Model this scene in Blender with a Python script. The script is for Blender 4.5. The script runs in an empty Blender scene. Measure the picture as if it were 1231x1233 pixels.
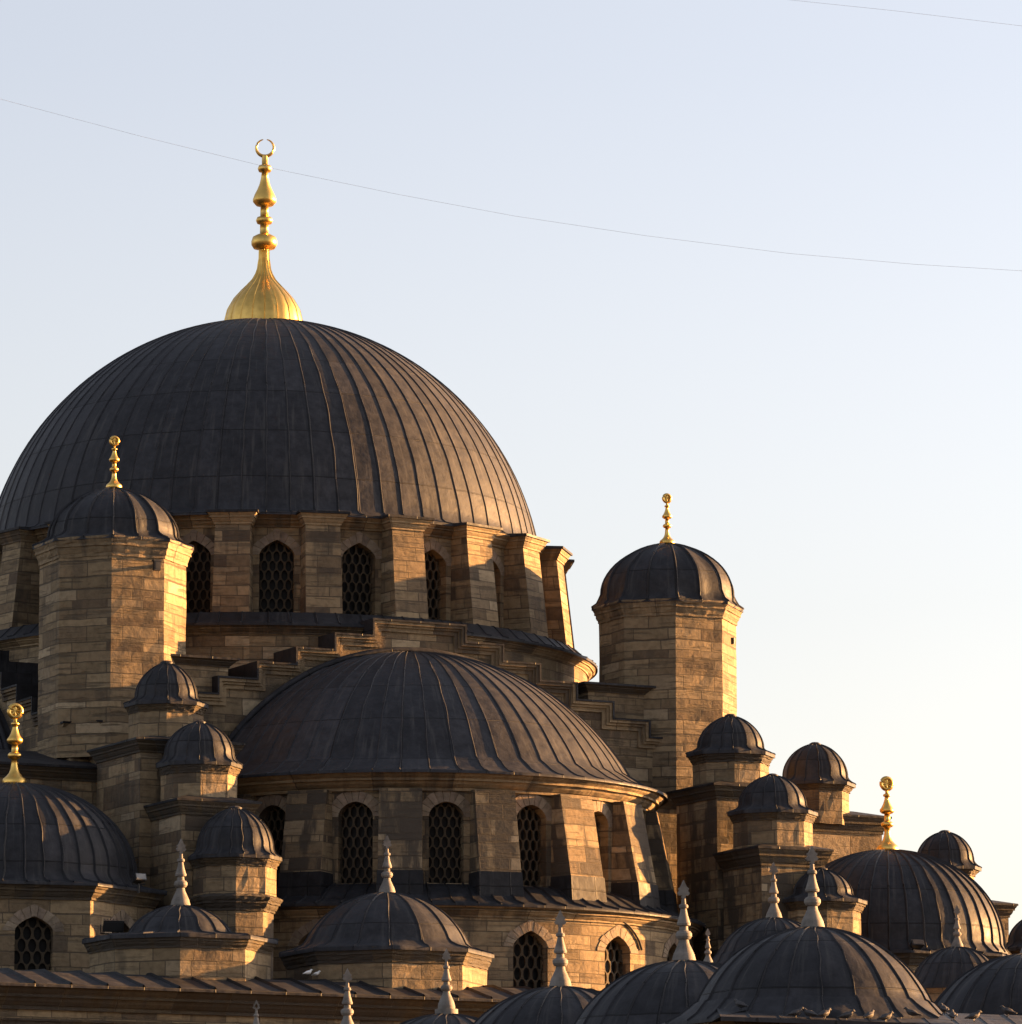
import bpy, math, random
from mathutils import Vector, Matrix
random.seed(11)
sin, cos, tan, rad, pi = math.sin, math.cos, math.tan, math.radians, math.pi
SC = bpy.context.scene
COL = SC.collection

# ------------------------------------------------------------------ camera
FPX, CX, CY = 6000.0, 615.5, 616.5
PITCH = rad(9.4)
CAMX, CAMY, CAMZ = 8.08, -163.0, 1.7
cd = bpy.data.cameras.new('camera')
cam = bpy.data.objects.new('camera', cd)
COL.objects.link(cam)
cam.location = (CAMX, CAMY, CAMZ)
cam.rotation_euler = (pi / 2 + PITCH, 0, 0)
cd.sensor_fit = 'HORIZONTAL'
cd.sensor_width = 36.0
cd.lens = 36.0 * FPX / 1231.0
cd.clip_start = 0.5
cd.clip_end = 5000
SC.camera = cam

# ------------------------------------------------------------------ sky, sun, exposure
SUN_AZ, SUN_EL = rad(112), rad(9.5)          # azimuth measured from "towards the camera" to the right
sdir = Vector((sin(SUN_AZ) * cos(SUN_EL), -cos(SUN_AZ) * cos(SUN_EL), sin(SUN_EL)))
W = bpy.data.worlds.new('World')
SC.world = W
W.use_nodes = True
nt = W.node_tree
bg = nt.nodes['Background']
sky = nt.nodes.new('ShaderNodeTexSky')
sky.sky_type = 'NISHITA'
sky.sun_disc = False
sky.sun_elevation = SUN_EL
sky.sun_rotation = math.atan2(sdir.x, sdir.y)
sky.altitude = 20
sky.air_density = 1.0
sky.dust_density = 2.4
sky.ozone_density = 1.6
hs_ = nt.nodes.new('ShaderNodeHueSaturation')
hs_.inputs['Saturation'].default_value = 0.40
nt.links.new(sky.outputs['Color'], hs_.inputs['Color'])
tn = nt.nodes.new('ShaderNodeMix')
tn.data_type = 'RGBA'
tn.blend_type = 'MULTIPLY'
tn.inputs[0].default_value = 1.0
wtc = nt.nodes.new('ShaderNodeTexCoord')
wsx = nt.nodes.new('ShaderNodeSeparateXYZ')
nt.links.new(wtc.outputs['Generated'], wsx.inputs[0])
wr = nt.nodes.new('ShaderNodeValToRGB')              # warmer air low down, cooler higher up
wr.color_ramp.elements[0].position = 0.06
wr.color_ramp.elements[0].color = (1.09, 0.995, 0.95, 1)
wr.color_ramp.elements[1].position = 0.25
wr.color_ramp.elements[1].color = (0.898, 0.870, 0.908, 1)
nt.links.new(wsx.outputs['Z'], wr.inputs[0])
nt.links.new(wr.outputs[0], tn.inputs[7])
nt.links.new(hs_.outputs['Color'], tn.inputs[6])
nt.links.new(tn.outputs[2], bg.inputs['Color'])
bg.inputs['Strength'].default_value = 0.05
sl = bpy.data.lights.new('sun', 'SUN')
sl.energy = 5.0
sl.angle = rad(0.5)
sl.color = (1.0, 0.495, 0.16)
sun = bpy.data.objects.new('sun', sl)
COL.objects.link(sun)
sun.rotation_euler = sdir.to_track_quat('Z', 'Y').to_euler()
sun.location = (60, 20, 60)
SC.view_settings.view_transform = 'Standard'
SC.view_settings.look = 'None'
SC.view_settings.gamma = 1
SC.view_settings.exposure = 2.82

# ------------------------------------------------------------------ surveying helpers
A = rad(27.0)                                   # the mosque's front axis, turned right of the viewer
NX, NY = sin(A), -cos(A)                        # outward front direction
TX, TY = cos(A), sin(A)                         # along the front, to the right

def zY(py, Y):
    dy = Y - CAMY
    k = (CY - py) / FPX
    return CAMZ + dy * (sin(PITCH) + k * cos(PITCH)) / (cos(PITCH) - k * sin(PITCH))

def xY(px, Y, z):
    depth = (Y - CAMY) * cos(PITCH) + (z - CAMZ) * sin(PITCH)
    return CAMX + (px - CX) / FPX * depth

def mpp(Y, z=15):
    return ((Y - CAMY) * cos(PITCH) + (z - CAMZ) * sin(PITCH)) / FPX

def at(px, py, Y):
    z = zY(py, Y)
    return Vector((xY(px, Y, z), Y, z))

def at_d(px, py, d):
    Y = -d
    for _ in range(40):
        p = at(px, py, Y)
        e = p.x * NX + p.y * NY - d
        Y += e * 0.8
    return at(px, py, Y)

def nt_xy(d, t):
    return (NX * d + TX * t, NY * d + TY * t)

def pol(r, th):
    return (r * sin(th), -r * cos(th))

# ------------------------------------------------------------------ mesh helpers
class MB:
    def __init__(s):
        s.v, s.f, s.uv, s.sm = [], [], [], []

    def face(s, pts, uvs=None, smooth=False):
        b = len(s.v)
        s.v += [tuple(p) for p in pts]
        s.f.append(tuple(range(b, b + len(pts))))
        if uvs is None:
            uvs = [(p[0] * .7 + p[1] * .7, p[2]) for p in pts]
        s.uv += list(uvs)
        s.sm.append(smooth)

    def grid(s, P, UV, smooth=True, wrap=False):
        b = len(s.v)
        m, n = len(P), len(P[0])
        for row in P:
            s.v += [tuple(p) for p in row]
        for i in range(m - 1):
            for j in range(n - 1):
                s.f.append((b + i * n + j, b + i * n + j + 1, b + (i + 1) * n + j + 1, b + (i + 1) * n + j))
                s.uv += [UV[i][j], UV[i][j + 1], UV[i + 1][j + 1], UV[i + 1][j]]
                s.sm.append(smooth)

    def hexa(s, c):
        """eight corners: bottom ring of four, top ring of four"""
        c = [Vector(p) for p in c]
        for k in range(4):
            a, b2 = c[k], c[(k + 1) % 4]
            w = (b2 - a).length
            s.face([a, b2, c[4 + (k + 1) % 4], c[4 + k]],
                   [(k * 3.37, a.z), (k * 3.37 + w, b2.z), (k * 3.37 + w, c[4 + (k + 1) % 4].z), (k * 3.37, c[4 + k].z)])
        s.face([c[4], c[5], c[6], c[7]])
        s.face([c[3], c[2], c[1], c[0]])

    def box(s, lo, hi, M=None):
        (x0, y0, z0), (x1, y1, z1) = lo, hi
        c = [(x0, y0, z0), (x1, y0, z0), (x1, y1, z0), (x0, y1, z0),
             (x0, y0, z1), (x1, y0, z1), (x1, y1, z1), (x0, y1, z1)]
        if M is not None:
            c = [M @ Vector(p) for p in c]
        s.hexa(c)

    def tube(s, pts, rr, n=8, cap=True):
        pts = [Vector(p) for p in pts]
        if not hasattr(rr, '__len__'):
            rr = [rr] * len(pts)
        P, U = [], []
        acc = 0
        for i, p in enumerate(pts):
            d = (pts[min(i + 1, len(pts) - 1)] - pts[max(i - 1, 0)]).normalized()
            ref = Vector((0, 0, 1)) if abs(d.z) < .9 else Vector((1, 0, 0))
            a = d.cross(ref).normalized()
            b = a.cross(d).normalized()
            if i:
                acc += (p - pts[i - 1]).length
            P.append([p + (a * cos(2 * pi * k / n) + b * sin(2 * pi * k / n)) * rr[i] for k in range(n + 1)])
            U.append([(k / n, acc) for k in range(n + 1)])
        s.grid(P, U)
        if cap:
            s.face(P[0][:-1][::-1])
            s.face(P[-1][:-1])

    def build(s, name, mat, parent=None, loc=None):
        me = bpy.data.meshes.new(name)
        me.from_pydata(s.v, [], s.f)
        uvl = me.uv_layers.new(name='UVMap')
        flat = [c for uv in s.uv for c in uv]
        uvl.data.foreach_set('uv', flat)
        me.polygons.foreach_set('use_smooth', s.sm)
        me.materials.append(mat)
        me.update()
        o = bpy.data.objects.new(name, me)
        COL.objects.link(o)
        if parent is not None:
            o.parent = parent
        if loc is not None:
            o.location = loc
        return o

def lathe(mb, prof, n=8, ph=0.0, a0=0.0, a1=2 * pi, sub=1, jit=0.0, smooth=False, c=(0, 0), v_len=False, uper=None, sm_prof=False, rnd=None):
    """revolve (r, z) about c; n facets between a0 and a1, each cut in sub pieces (flat facets when sub > 1)"""
    R = rnd or random
    N_ = n * sub
    full = abs(a1 - a0 - 2 * pi) < 1e-6
    acc = [0.0]
    for i in range(1, len(prof)):
        acc.append(acc[-1] + math.hypot(prof[i][0] - prof[i - 1][0], prof[i][1] - prof[i - 1][1]))
    r0 = max(p[0] for p in prof)
    edge = 2 * r0 * sin((a1 - a0) / n / 2)
    Jr = [[R.uniform(-jit, jit) for _ in range(N_ + 1)] for _ in prof]
    Jz = [[R.uniform(-jit, jit) for _ in range(N_ + 1)] for _ in prof]
    P, U = [], []
    for i, (r, z) in enumerate(prof):
        row, ur = [], []
        for j in range(N_ + 1):
            k, f = divmod(j, sub)
            f /= sub
            th0 = ph + a0 + (a1 - a0) * k / n
            th1 = ph + a0 + (a1 - a0) * (k + 1) / n
            jj = j % N_ if full else j
            rr, zz = r + Jr[i][jj], z + Jz[i][jj]
            p0, p1 = pol(rr, th0), pol(rr, th1)
            row.append((c[0] + p0[0] * (1 - f) + p1[0] * f, c[1] + p0[1] * (1 - f) + p1[1] * f, zz))
            u = (k + f) * (edge if uper is None else uper)
            ur.append((u, acc[i] if v_len else z))
        P.append(row)
        U.append(ur)
    if sm_prof:
        mb.grid(P, U, smooth)
    else:
        for i in range(len(P) - 1):
            if smooth:
                mb.grid(P[i:i + 2], U[i:i + 2], True)
            else:
                for j in range(N_):
                    mb.face([P[i][j], P[i][j + 1], P[i + 1][j + 1], P[i + 1][j]],
                            [U[i][j], U[i][j + 1], U[i + 1][j + 1], U[i + 1][j]], False)

def moulding(r0, r1, z0, z1):
    w, h = r1 - r0, z1 - z0
    return [(r0 - .02, z0), (r0 + .16 * w, z0), (r0 + .16 * w, z0 + .17 * h), (r0 + .24 * w, z0 + .19 * h),
            (r0 + .42 * w, z0 + .36 * h), (r0 + .50 * w, z0 + .52 * h), (r0 + .66 * w, z0 + .53 * h),
            (r0 + .66 * w, z0 + .66 * h), (r0 + .82 * w, z0 + .78 * h), (r0 + .92 * w, z0 + .93 * h), (r0 + .92 * w, z1)]

def octf(th, ph, n=8):
    st = 2 * pi / n
    x = (th - ph) % st - st / 2
    return cos(st / 2) / cos(x)

def domemesh(mb, prof, npan, ph, a0=0, a1=2 * pi, q=4, sag=0.0, octw=None, octph=0, seam_w=0.05, seam_h=0.04, c=(0, 0), seams=True, seam_i0=1, noct=8, rough=0.0):
    """lead roof: npan sheets between a0 and a1, a standing seam on every joint; octw(i) blends the plan to an octagon"""
    acc = [0.0]
    for i in range(1, len(prof)):
        acc.append(acc[-1] + math.hypot(prof[i][0] - prof[i - 1][0], prof[i][1] - prof[i - 1][1]))
    L = acc[-1]
    def rad_at(i, th, f):
        r = prof[i][0]
        if octw:
            w = octw(i)
            r *= (1 - w) + w * octf(th, octph, noct)
        s_ = sin(pi * f)
        return r - sag * s_ * min(1, r / (prof[0][0] * .6)) * (1 if 0 < i < len(prof) - 1 else .2)
    nn = npan * q
    P, U = [], []
    for i in range(len(prof)):
        row, ur = [], []
        for j in range(nn + 1):
            th = ph + a0 + (a1 - a0) * j / nn
            f = (j % q) / q
            r = rad_at(i, th, f)
            x, y = pol(r, th)
            row.append((c[0] + x, c[1] + y, prof[i][1]))
            ur.append((j / q, L - acc[i]))
        P.append(row)
        U.append(ur)
    mb.grid(P, U, True)
    if not seams:
        return
    full = abs(a1 - a0 - 2 * pi) < 1e-6
    for k in range(npan if full else npan + 1):
        th = ph + a0 + (a1 - a0) * (k + random.uniform(-.09, .09)) / npan
        lines = [[], [], []]
        wob = random.uniform(-1, 1) * seam_w * .35
        for i in range(seam_i0, len(prof)):
            r = rad_at(i, th, 0)
            if r < seam_w * npan / (2 * pi) * 1.0:
                continue
            ip, im = min(i + 1, len(prof) - 1), max(i - 1, 0)
            dr, dz = prof[ip][0] - prof[im][0], prof[ip][1] - prof[im][1]
            l = math.hypot(dr, dz) or 1
            nr, nz = dz / l, -dr / l
            if nr * 1 + nz * 1 < -0.2:
                nr, nz = -nr, -nz
            w2 = wob * sin(i * 1.3 + k)
            tx, ty = cos(th), sin(th)
            for m, (sx, h) in enumerate(((-seam_w / 2, -.005), (0, seam_h), (seam_w / 2, -.005))):
                x, y = pol(r + nr * h, th)
                lines[m].append((c[0] + x + tx * (sx + w2), c[1] + y + ty * (sx + w2), prof[i][1] + nz * h))
        if len(lines[0]) > 1:
            for m in range(2):
                a, b = lines[m], lines[m + 1]
                mb.grid([a, b], [[(k + .02, i * .1) for i in range(len(a))], [(k + .03, i * .1) for i in range(len(a))]], True)

def extrude_poly(mb, pts2, f, d0, d1):
    """pts2 (u, z) polygon at depths d0 (front) and d1 (back); f(u, z, d) -> xyz"""
    fr = [f(u, z, d0) for u, z in pts2]
    bk = [f(u, z, d1) for u, z in pts2]
    mb.face(fr, [(u, z) for u, z in pts2])
    mb.face(bk[::-1], [(u, z) for u, z in pts2][::-1])
    n = len(pts2)
    for i in range(n):
        j = (i + 1) % n
        du = abs(d1 - d0)
        L = math.hypot(pts2[j][0] - pts2[i][0], pts2[j][1] - pts2[i][1])
        mb.face([fr[i], bk[i], bk[j], fr[j]], [(0, pts2[i][1]), (du, pts2[i][1]), (du, pts2[i][1] + L), (0, pts2[i][1] + L)])

# ------------------------------------------------------------------ tagging
def tag(o, label=None, cat=None, group=None, kind=None):
    if label: o['label'] = label
    if cat: o['category'] = cat
    if group: o['group'] = group
    if kind: o['kind'] = kind
    return o

def thing(name, loc, label, cat, group=None):
    o = bpy.data.objects.new(name, None)
    o.empty_display_size = .5
    COL.objects.link(o)
    o.location = loc
    return tag(o, label, cat, group)

# ------------------------------------------------------------------ materials
def node(nt, t, **kw):
    n = nt.nodes.new(t)
    for k, v in kw.items():
        if k in n.inputs.keys():
            n.inputs[k].default_value = v
        else:
            setattr(n, k, v)
    return n

def ramp(nt, stops, interp='LINEAR'):
    n = nt.nodes.new('ShaderNodeValToRGB')
    n.color_ramp.interpolation = interp
    e = n.color_ramp.elements
    while len(e) > 1:
        e.remove(e[-1])
    e[0].position, e[0].color = stops[0][0], (*stops[0][1], 1)
    for p, c in stops[1:]:
        x = e.new(p)
        x.color = (*c, 1)
    return n

def g(v):
    return (v, v, v)

def mixc(nt, fac, a, b, mode='MIX'):
    n = nt.nodes.new('ShaderNodeMix')
    n.data_type = 'RGBA'
    n.blend_type = mode
    for i, x in ((0, fac), (6, a), (7, b)):
        if isinstance(x, (int, float)):
            n.inputs[i].default_value = x
        elif isinstance(x, tuple):
            n.inputs[i].default_value = (*x, 1)
        else:
            nt.links.new(x, n.inputs[i])
    return n.outputs[2]

def newmat(name):
    m = bpy.data.materials.new(name)
    m.use_nodes = True
    t = m.node_tree
    return m, t, t.nodes['Principled BSDF'], t.links

def stone(name, tones, bw=0.95, bh=0.37, crust=0.35, erode=0.5, tint=(1, 1, 1), brick=True, off=0.0, mort=.017):
    m, t, p, l = newmat(name)
    uv = node(t, 'ShaderNodeUVMap')
    tc = node(t, 'ShaderNodeTexCoord')
    gp = node(t, 'ShaderNodeNewGeometry')
    pos = gp.outputs['Position']
    # small waviness of the joints
    n0 = node(t, 'ShaderNodeTexNoise', Scale=1.1, Detail=2.0)
    l.new(pos, n0.inputs['Vector'])
    wob = node(t, 'ShaderNodeVectorMath', operation='MULTIPLY_ADD')
    l.new(n0.outputs['Color'], wob.inputs[0])
    wob.inputs[1].default_value = (.10, .04, 0)
    sx = node(t, 'ShaderNodeSeparateXYZ')
    l.new(uv.outputs['UV'], sx.inputs[0])
    nv = node(t, 'ShaderNodeTexNoise', Scale=.95, Detail=1.0)
    nv.noise_dimensions = '1D'
    l.new(sx.outputs['Y'], nv.inputs['W'])
    ns = node(t, 'ShaderNodeMath', operation='MULTIPLY_ADD')
    l.new(nv.outputs['Fac'], ns.inputs[0])
    ns.inputs[1].default_value = .9
    l.new(sx.outputs['Y'], ns.inputs[2])
    cx_ = node(t, 'ShaderNodeCombineXYZ')
    l.new(sx.outputs['X'], cx_.inputs[0])
    l.new(ns.outputs[0], cx_.inputs[1])
    l.new(cx_.outputs[0], wob.inputs[2])
    mp = node(t, 'ShaderNodeMapping')
    mp.inputs['Location'].default_value = (off, off * .37, 0)
    oi = node(t, 'ShaderNodeObjectInfo')
    rv = node(t, 'ShaderNodeVectorMath', operation='MULTIPLY_ADD')
    l.new(oi.outputs['Random'], rv.inputs[0])
    rv.inputs[1].default_value = (23.7, 0, 0)
    l.new(wob.outputs[0], rv.inputs[2])
    l.new(rv.outputs[0], mp.inputs['Vector'])
    bk = node(t, 'ShaderNodeTexBrick')
    bk.offset, bk.offset_frequency, bk.squash, bk.squash_frequency = .43, 2, 1.55, 3
    bk.inputs['Color1'].default_value = (0, 0, 0, 1)
    bk.inputs['Color2'].default_value = (1, 1, 1, 1)
    bk.inputs['Mortar'].default_value = (.4, .4, .4, 1)
    bk.inputs['Scale'].default_value = 1
    bk.inputs['Mortar Size'].default_value = mort
    bk.inputs['Mortar Smooth'].default_value = .3
    bk.inputs['Bias'].default_value = 0
    bk.inputs['Brick Width'].default_value = bw
    bk.inputs['Row Height'].default_value = bh
    l.new(mp.outputs[0], bk.inputs['Vector'])
    rp = ramp(t, [(i / (len(tones) - 1), tuple(a * b for a, b in zip(c, tint))) for i, c in enumerate(tones)])
    if brick:
        l.new(bk.outputs['Color'], rp.inputs[0])
    else:
        l.new(gp.outputs['Random Per Island'], rp.inputs[0])
    col = rp.outputs[0]
    # grain inside each block
    ng = node(t, 'ShaderNodeTexNoise', Scale=5.0, Detail=8.0, Roughness=.65)
    l.new(pos, ng.inputs['Vector'])
    rg = ramp(t, [(.25, g(.62)), (.5, g(.95)), (.75, g(1.18))])
    l.new(ng.outputs['Fac'], rg.inputs[0])
    col = mixc(t, 1.0, col, rg.outputs[0], 'MULTIPLY')
    # horizontal weathering of the soft beds
    me = node(t, 'ShaderNodeMapping')
    me.inputs['Scale'].default_value = (.6, 6.5, 1)
    l.new(uv.outputs['UV'], me.inputs['Vector'])
    nE = node(t, 'ShaderNodeTexNoise', Scale=1.0, Detail=6.0, Roughness=.6)
    l.new(me.outputs[0], nE.inputs['Vector'])
    rE = ramp(t, [(.53, g(0)), (.62, g(1))])
    l.new(nE.outputs['Fac'], rE.inputs[0])
    fE = node(t, 'ShaderNodeMath', operation='MULTIPLY')
    l.new(rE.outputs[0], fE.inputs[0])
    fE.inputs[1].default_value = erode
    col = mixc(t, fE.outputs[0], col, (.085 * tint[0], .066 * tint[1], .045 * tint[2]))
    # black crust and run-off stains in blotches and vertical streaks
    ms = node(t, 'ShaderNodeMapping')
    ms.inputs['Scale'].default_value = (1.5, .33, 1)
    ms.inputs['Location'].default_value = (off * 1.7 + 3.1, 1.3, 0)
    rv2 = node(t, 'ShaderNodeVectorMath', operation='MULTIPLY_ADD')
    l.new(oi.outputs['Random'], rv2.inputs[0])
    rv2.inputs[1].default_value = (31.3, 7.0, 0)
    l.new(uv.outputs['UV'], rv2.inputs[2])
    l.new(rv2.outputs[0], ms.inputs['Vector'])
    nS = node(t, 'ShaderNodeTexNoise', Scale=.8, Detail=7.0, Roughness=.62)
    l.new(ms.outputs[0], nS.inputs['Vector'])
    # soot takes some blocks more than their neighbours
    bm_ = node(t, 'ShaderNodeMath', operation='MULTIPLY_ADD')
    l.new(bk.outputs['Color'] if brick else gp.outputs['Random Per Island'], bm_.inputs[0])
    bm_.inputs[1].default_value = -.20
    l.new(nS.outputs['Fac'], bm_.inputs[2])
    rS = ramp(t, [(.50 - .13 * crust, g(0)), (.58 - .13 * crust, g(1))])
    l.new(bm_.outputs[0], rS.inputs[0])
    fS = node(t, 'ShaderNodeMath', operation='MULTIPLY')
    l.new(rS.outputs[0], fS.inputs[0])
    fS.inputs[1].default_value = min(.88, .4 + crust * .5)
    col = mixc(t, fS.outputs[0], col, (.05, .042, .034))
    if brick:
        fm = node(t, 'ShaderNodeMath', operation='MULTIPLY')
        l.new(bk.outputs['Fac'], fm.inputs[0])
        fm.inputs[1].default_value = .75
        col = mixc(t, fm.outputs[0], col, (.07, .055, .04))
    l.new(col, p.inputs['Base Color'])
    p.inputs['Roughness'].default_value = .88
    p.inputs['Specular IOR Level'].default_value = .25
    bh_ = node(t, 'ShaderNodeMath', operation='MULTIPLY_ADD')
    l.new(bk.outputs['Fac'], bh_.inputs[0])
    bh_.inputs[1].default_value = -1.8 if brick else 0
    l.new(ng.outputs['Fac'], bh_.inputs[2])
    b2 = node(t, 'ShaderNodeMath', operation='MULTIPLY_ADD')
    l.new(rE.outputs[0], b2.inputs[0])
    b2.inputs[1].default_value = -.6 * erode
    l.new(bh_.outputs[0], b2.inputs[2])
    bp = node(t, 'ShaderNodeBump', Strength=.75, Distance=.045)
    l.new(b2.outputs[0], bp.inputs['Height'])
    l.new(bp.outputs[0], p.inputs['Normal'])
    return m

TONES = [(.13, .10, .066), (.27, .21, .135), (.34, .265, .17), (.24, .185, .12), (.36, .29, .19), (.31, .245, .16), (.20, .155, .105), (.46, .385, .27)]
TONES = [(a * .66, b * .66 * .905, c * .66 * .77) for a, b, c in [(.14, .11, .085), (.27, .215, .15), (.36, .29, .20), (.24, .195, .135), (.40, .33, .23), (.32, .26, .18), (.20, .16, .115), (.52, .45, .34)]]
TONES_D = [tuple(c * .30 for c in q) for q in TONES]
TONES_P = [(.20, .15, .11), (.34, .26, .20), (.28, .22, .16), (.36, .29, .21), (.24, .185, .14)]
M_TOWER = stone('tower_ashlar', TONES, bw=1.15, bh=.335, crust=.05, erode=.75)
M_WALL = stone('wall_ashlar', TONES, bw=1.0, bh=.36, crust=.4, erode=.55, off=2.7)
M_HALF = stone('weathered_ashlar', TONES, bw=.9, bh=.36, crust=1.0, erode=.6, off=5.1)
M_BUTT = stone('buttress_ashlar', TONES, bw=.85, bh=.32, crust=.3, erode=.7, off=8.3)
M_CORN = stone('cornice_stone', TONES, bw=1.6, bh=9, crust=.55, erode=.3, off=1.1)
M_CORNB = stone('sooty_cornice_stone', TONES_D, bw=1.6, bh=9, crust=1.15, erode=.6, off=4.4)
M_VOUS = stone('voussoir_stone', [tuple(c * .72 for c in q) for q in TONES_P], crust=.2, erode=.15, brick=False)
M_LOW = stone('small_ashlar', TONES, bw=.75, bh=.38, crust=.2, erode=.45, off=6.2)

def lead(name, base=.075, lap=1.7, tintv=(.95, .96, 1.10), rough=.52):
    m, t, p, l = newmat(name)
    uv = node(t, 'ShaderNodeUVMap')
    gp = node(t, 'ShaderNodeNewGeometry')
    bk = node(t, 'ShaderNodeTexBrick')
    bk.offset, bk.offset_frequency, bk.squash = .0, 2, 1
    bk.inputs['Color1'].default_value = (0, 0, 0, 1)
    bk.inputs['Color2'].default_value = (1, 1, 1, 1)
    bk.inputs['Mortar'].default_value = (.2, .2, .2, 1)
    bk.inputs['Scale'].default_value = 1
    bk.inputs['Mortar Size'].default_value = .022
    bk.inputs['Mortar Smooth'].default_value = .5
    bk.inputs['Brick Width'].default_value = 1
    bk.inputs['Row Height'].default_value = lap
    n1 = node(t, 'ShaderNodeTexNoise', Scale=.7, Detail=3.0)
    l.new(gp.outputs['Position'], n1.inputs['Vector'])
    wv = node(t, 'ShaderNodeVectorMath', operation='MULTIPLY_ADD')
    l.new(n1.outputs['Color'], wv.inputs[0])
    wv.inputs[1].default_value = (0, .12, 0)
    l.new(uv.outputs['UV'], wv.inputs[2])
    l.new(wv.outputs[0], bk.inputs['Vector'])
    rp = ramp(t, [(0, tuple(base * .84 * c for c in tintv)), (.6, tuple(base * c for c in tintv)), (1, tuple(base * 1.2 * c for c in tintv))])
    l.new(bk.outputs['Color'], rp.inputs[0])
    n2 = node(t, 'ShaderNodeTexNoise', Scale=3.2, Detail=8.0, Roughness=.68)
    l.new(gp.outputs['Position'], n2.inputs['Vector'])
    r2 = ramp(t, [(.28, g(.6)), (.5, g(1)), (.72, g(1.5))])
    l.new(n2.outputs['Fac'], r2.inputs[0])
    col = mixc(t, 1.0, rp.outputs[0], r2.outputs[0], 'MULTIPLY')
    # pale oxide runs down the slope
    mv = node(t, 'ShaderNodeMapping')
    mv.inputs['Scale'].default_value = (3.0, .35, 1)
    l.new(uv.outputs['UV'], mv.inputs['Vector'])
    n3 = node(t, 'ShaderNodeTexNoise', Scale=1.3, Detail=5.0, Roughness=.6)
    l.new(mv.outputs[0], n3.inputs['Vector'])
    r3 = ramp(t, [(.54, g(0)), (.72, g(.7))])
    l.new(n3.outputs['Fac'], r3.inputs[0])
    col = mixc(t, r3.outputs[0], col, (base * 2.3, base * 2.2, base * 2.15))
    fm = node(t, 'ShaderNodeMath', operation='MULTIPLY')
    l.new(bk.outputs['Fac'], fm.inputs[0])
    fm.inputs[1].default_value = .55
    col = mixc(t, fm.outputs[0], col, (base * .35, base * .35, base * .35))
    l.new(col, p.inputs['Base Color'])
    rr = ramp(t, [(.3, g(rough - .08)), (.7, g(rough + .16))])
    l.new(n2.outputs['Fac'], rr.inputs[0])
    l.new(rr.outputs[0], p.inputs['Roughness'])
    p.inputs['Specular IOR Level'].default_value = .12
    hh = node(t, 'ShaderNodeMath', operation='MULTIPLY_ADD')
    l.new(bk.outputs['Fac'], hh.inputs[0])
    hh.inputs[1].default_value = 1.1
    n4 = node(t, 'ShaderNodeTexNoise', Scale=1.6, Detail=4.0)
    l.new(gp.outputs['Position'], n4.inputs['Vector'])
    l.new(n4.outputs['Fac'], hh.inputs[2])
    bp = node(t, 'ShaderNodeBump', Strength=.6, Distance=.07)
    l.new(hh.outputs[0], bp.inputs['Height'])
    l.new(bp.outputs[0], p.inputs['Normal'])
    return m

M_LEAD = lead('lead_sheet', .030)
M_LEAD2 = lead('lead_sheet_small', .027, lap=1.2)
M_LEADE = lead('lead_edge', .022, lap=3)

def metal(name, col, rough=.28, bump=.15):
    m, t, p, l = newmat(name)
    gp = node(t, 'ShaderNodeNewGeometry')
    n = node(t, 'ShaderNodeTexNoise', Scale=4.0, Detail=6.0)
    l.new(gp.outputs['Position'], n.inputs['Vector'])
    r = ramp(t, [(.3, tuple(c * .75 for c in col)), (.6, col)])
    l.new(n.outputs['Fac'], r.inputs[0])
    l.new(r.outputs[0], p.inputs['Base Color'])
    p.inputs['Metallic'].default_value = 1
    r2 = ramp(t, [(.3, g(rough + .12)), (.7, g(rough))])
    l.new(n.outputs['Fac'], r2.inputs[0])
    l.new(r2.outputs[0], p.inputs['Roughness'])
    bp = node(t, 'ShaderNodeBump', Strength=bump, Distance=.03)
    l.new(n.outputs['Fac'], bp.inputs['Height'])
    l.new(bp.outputs[0], p.inputs['Normal'])
    return m

M_GOLD = metal('gilded_copper', (.78, .49, .13), .30)

def plain(name, col, rough=.6, var=.25, scale=6.0, spec=.4):
    m, t, p, l = newmat(name)
    gp = node(t, 'ShaderNodeNewGeometry')
    n = node(t, 'ShaderNodeTexNoise', Scale=scale, Detail=6.0, Roughness=.65)
    l.new(gp.outputs['Position'], n.inputs['Vector'])
    r = ramp(t, [(.25, tuple(c * (1 - var) for c in col)), (.5, col), (.8, tuple(min(.9, c * (1 + var)) for c in col))])
    l.new(n.outputs['Fac'], r.inputs[0])
    l.new(r.outputs[0], p.inputs['Base Color'])
    p.inputs['Roughness'].default_value = rough
    p.inputs['Specular IOR Level'].default_value = spec
    bp = node(t, 'ShaderNodeBump', Strength=.25, Distance=.02)
    l.new(n.outputs['Fac'], bp.inputs['Height'])
    l.new(bp.outputs[0], p.inputs['Normal'])
    return m

M_FIN = plain('pale_marble', (.145, .13, .115), .75, .55, 3.5)
M_LATT = plain('plaster_lattice', (.050, .036, .021), .85, .4, 3)
M_GLASS = plain('dark_window_glass', (.010, .009, .009), .5, .3, 2, .12)
M_BLACK = plain('black_painted_metal', (.02, .02, .021), .45, .2)
M_GREYP = plain('grey_painted_metal', (.16, .16, .16), .5, .2)
M_BIRD = plain('dark_plumage', (.04, .038, .04), .7, .5, 20)
M_GULL = plain('white_plumage', (.75, .74, .72), .7, .1, 20)
M_WIRE = plain('wire_sheath', (.62, .62, .63), .6, .1)
M_GROUND = stone('plaza_paving', [(.08, .078, .075), (.11, .105, .10), (.065, .063, .06)], bw=1.2, bh=.6, crust=.1, erode=.1)

# ------------------------------------------------------------------ reusable architecture
PT = [.45]
def arch_z(b, zs, h):
    p = PT[0]
    return zs + h * ((1 - p) * sin(b) + p * (1 - cos(b)))

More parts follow.
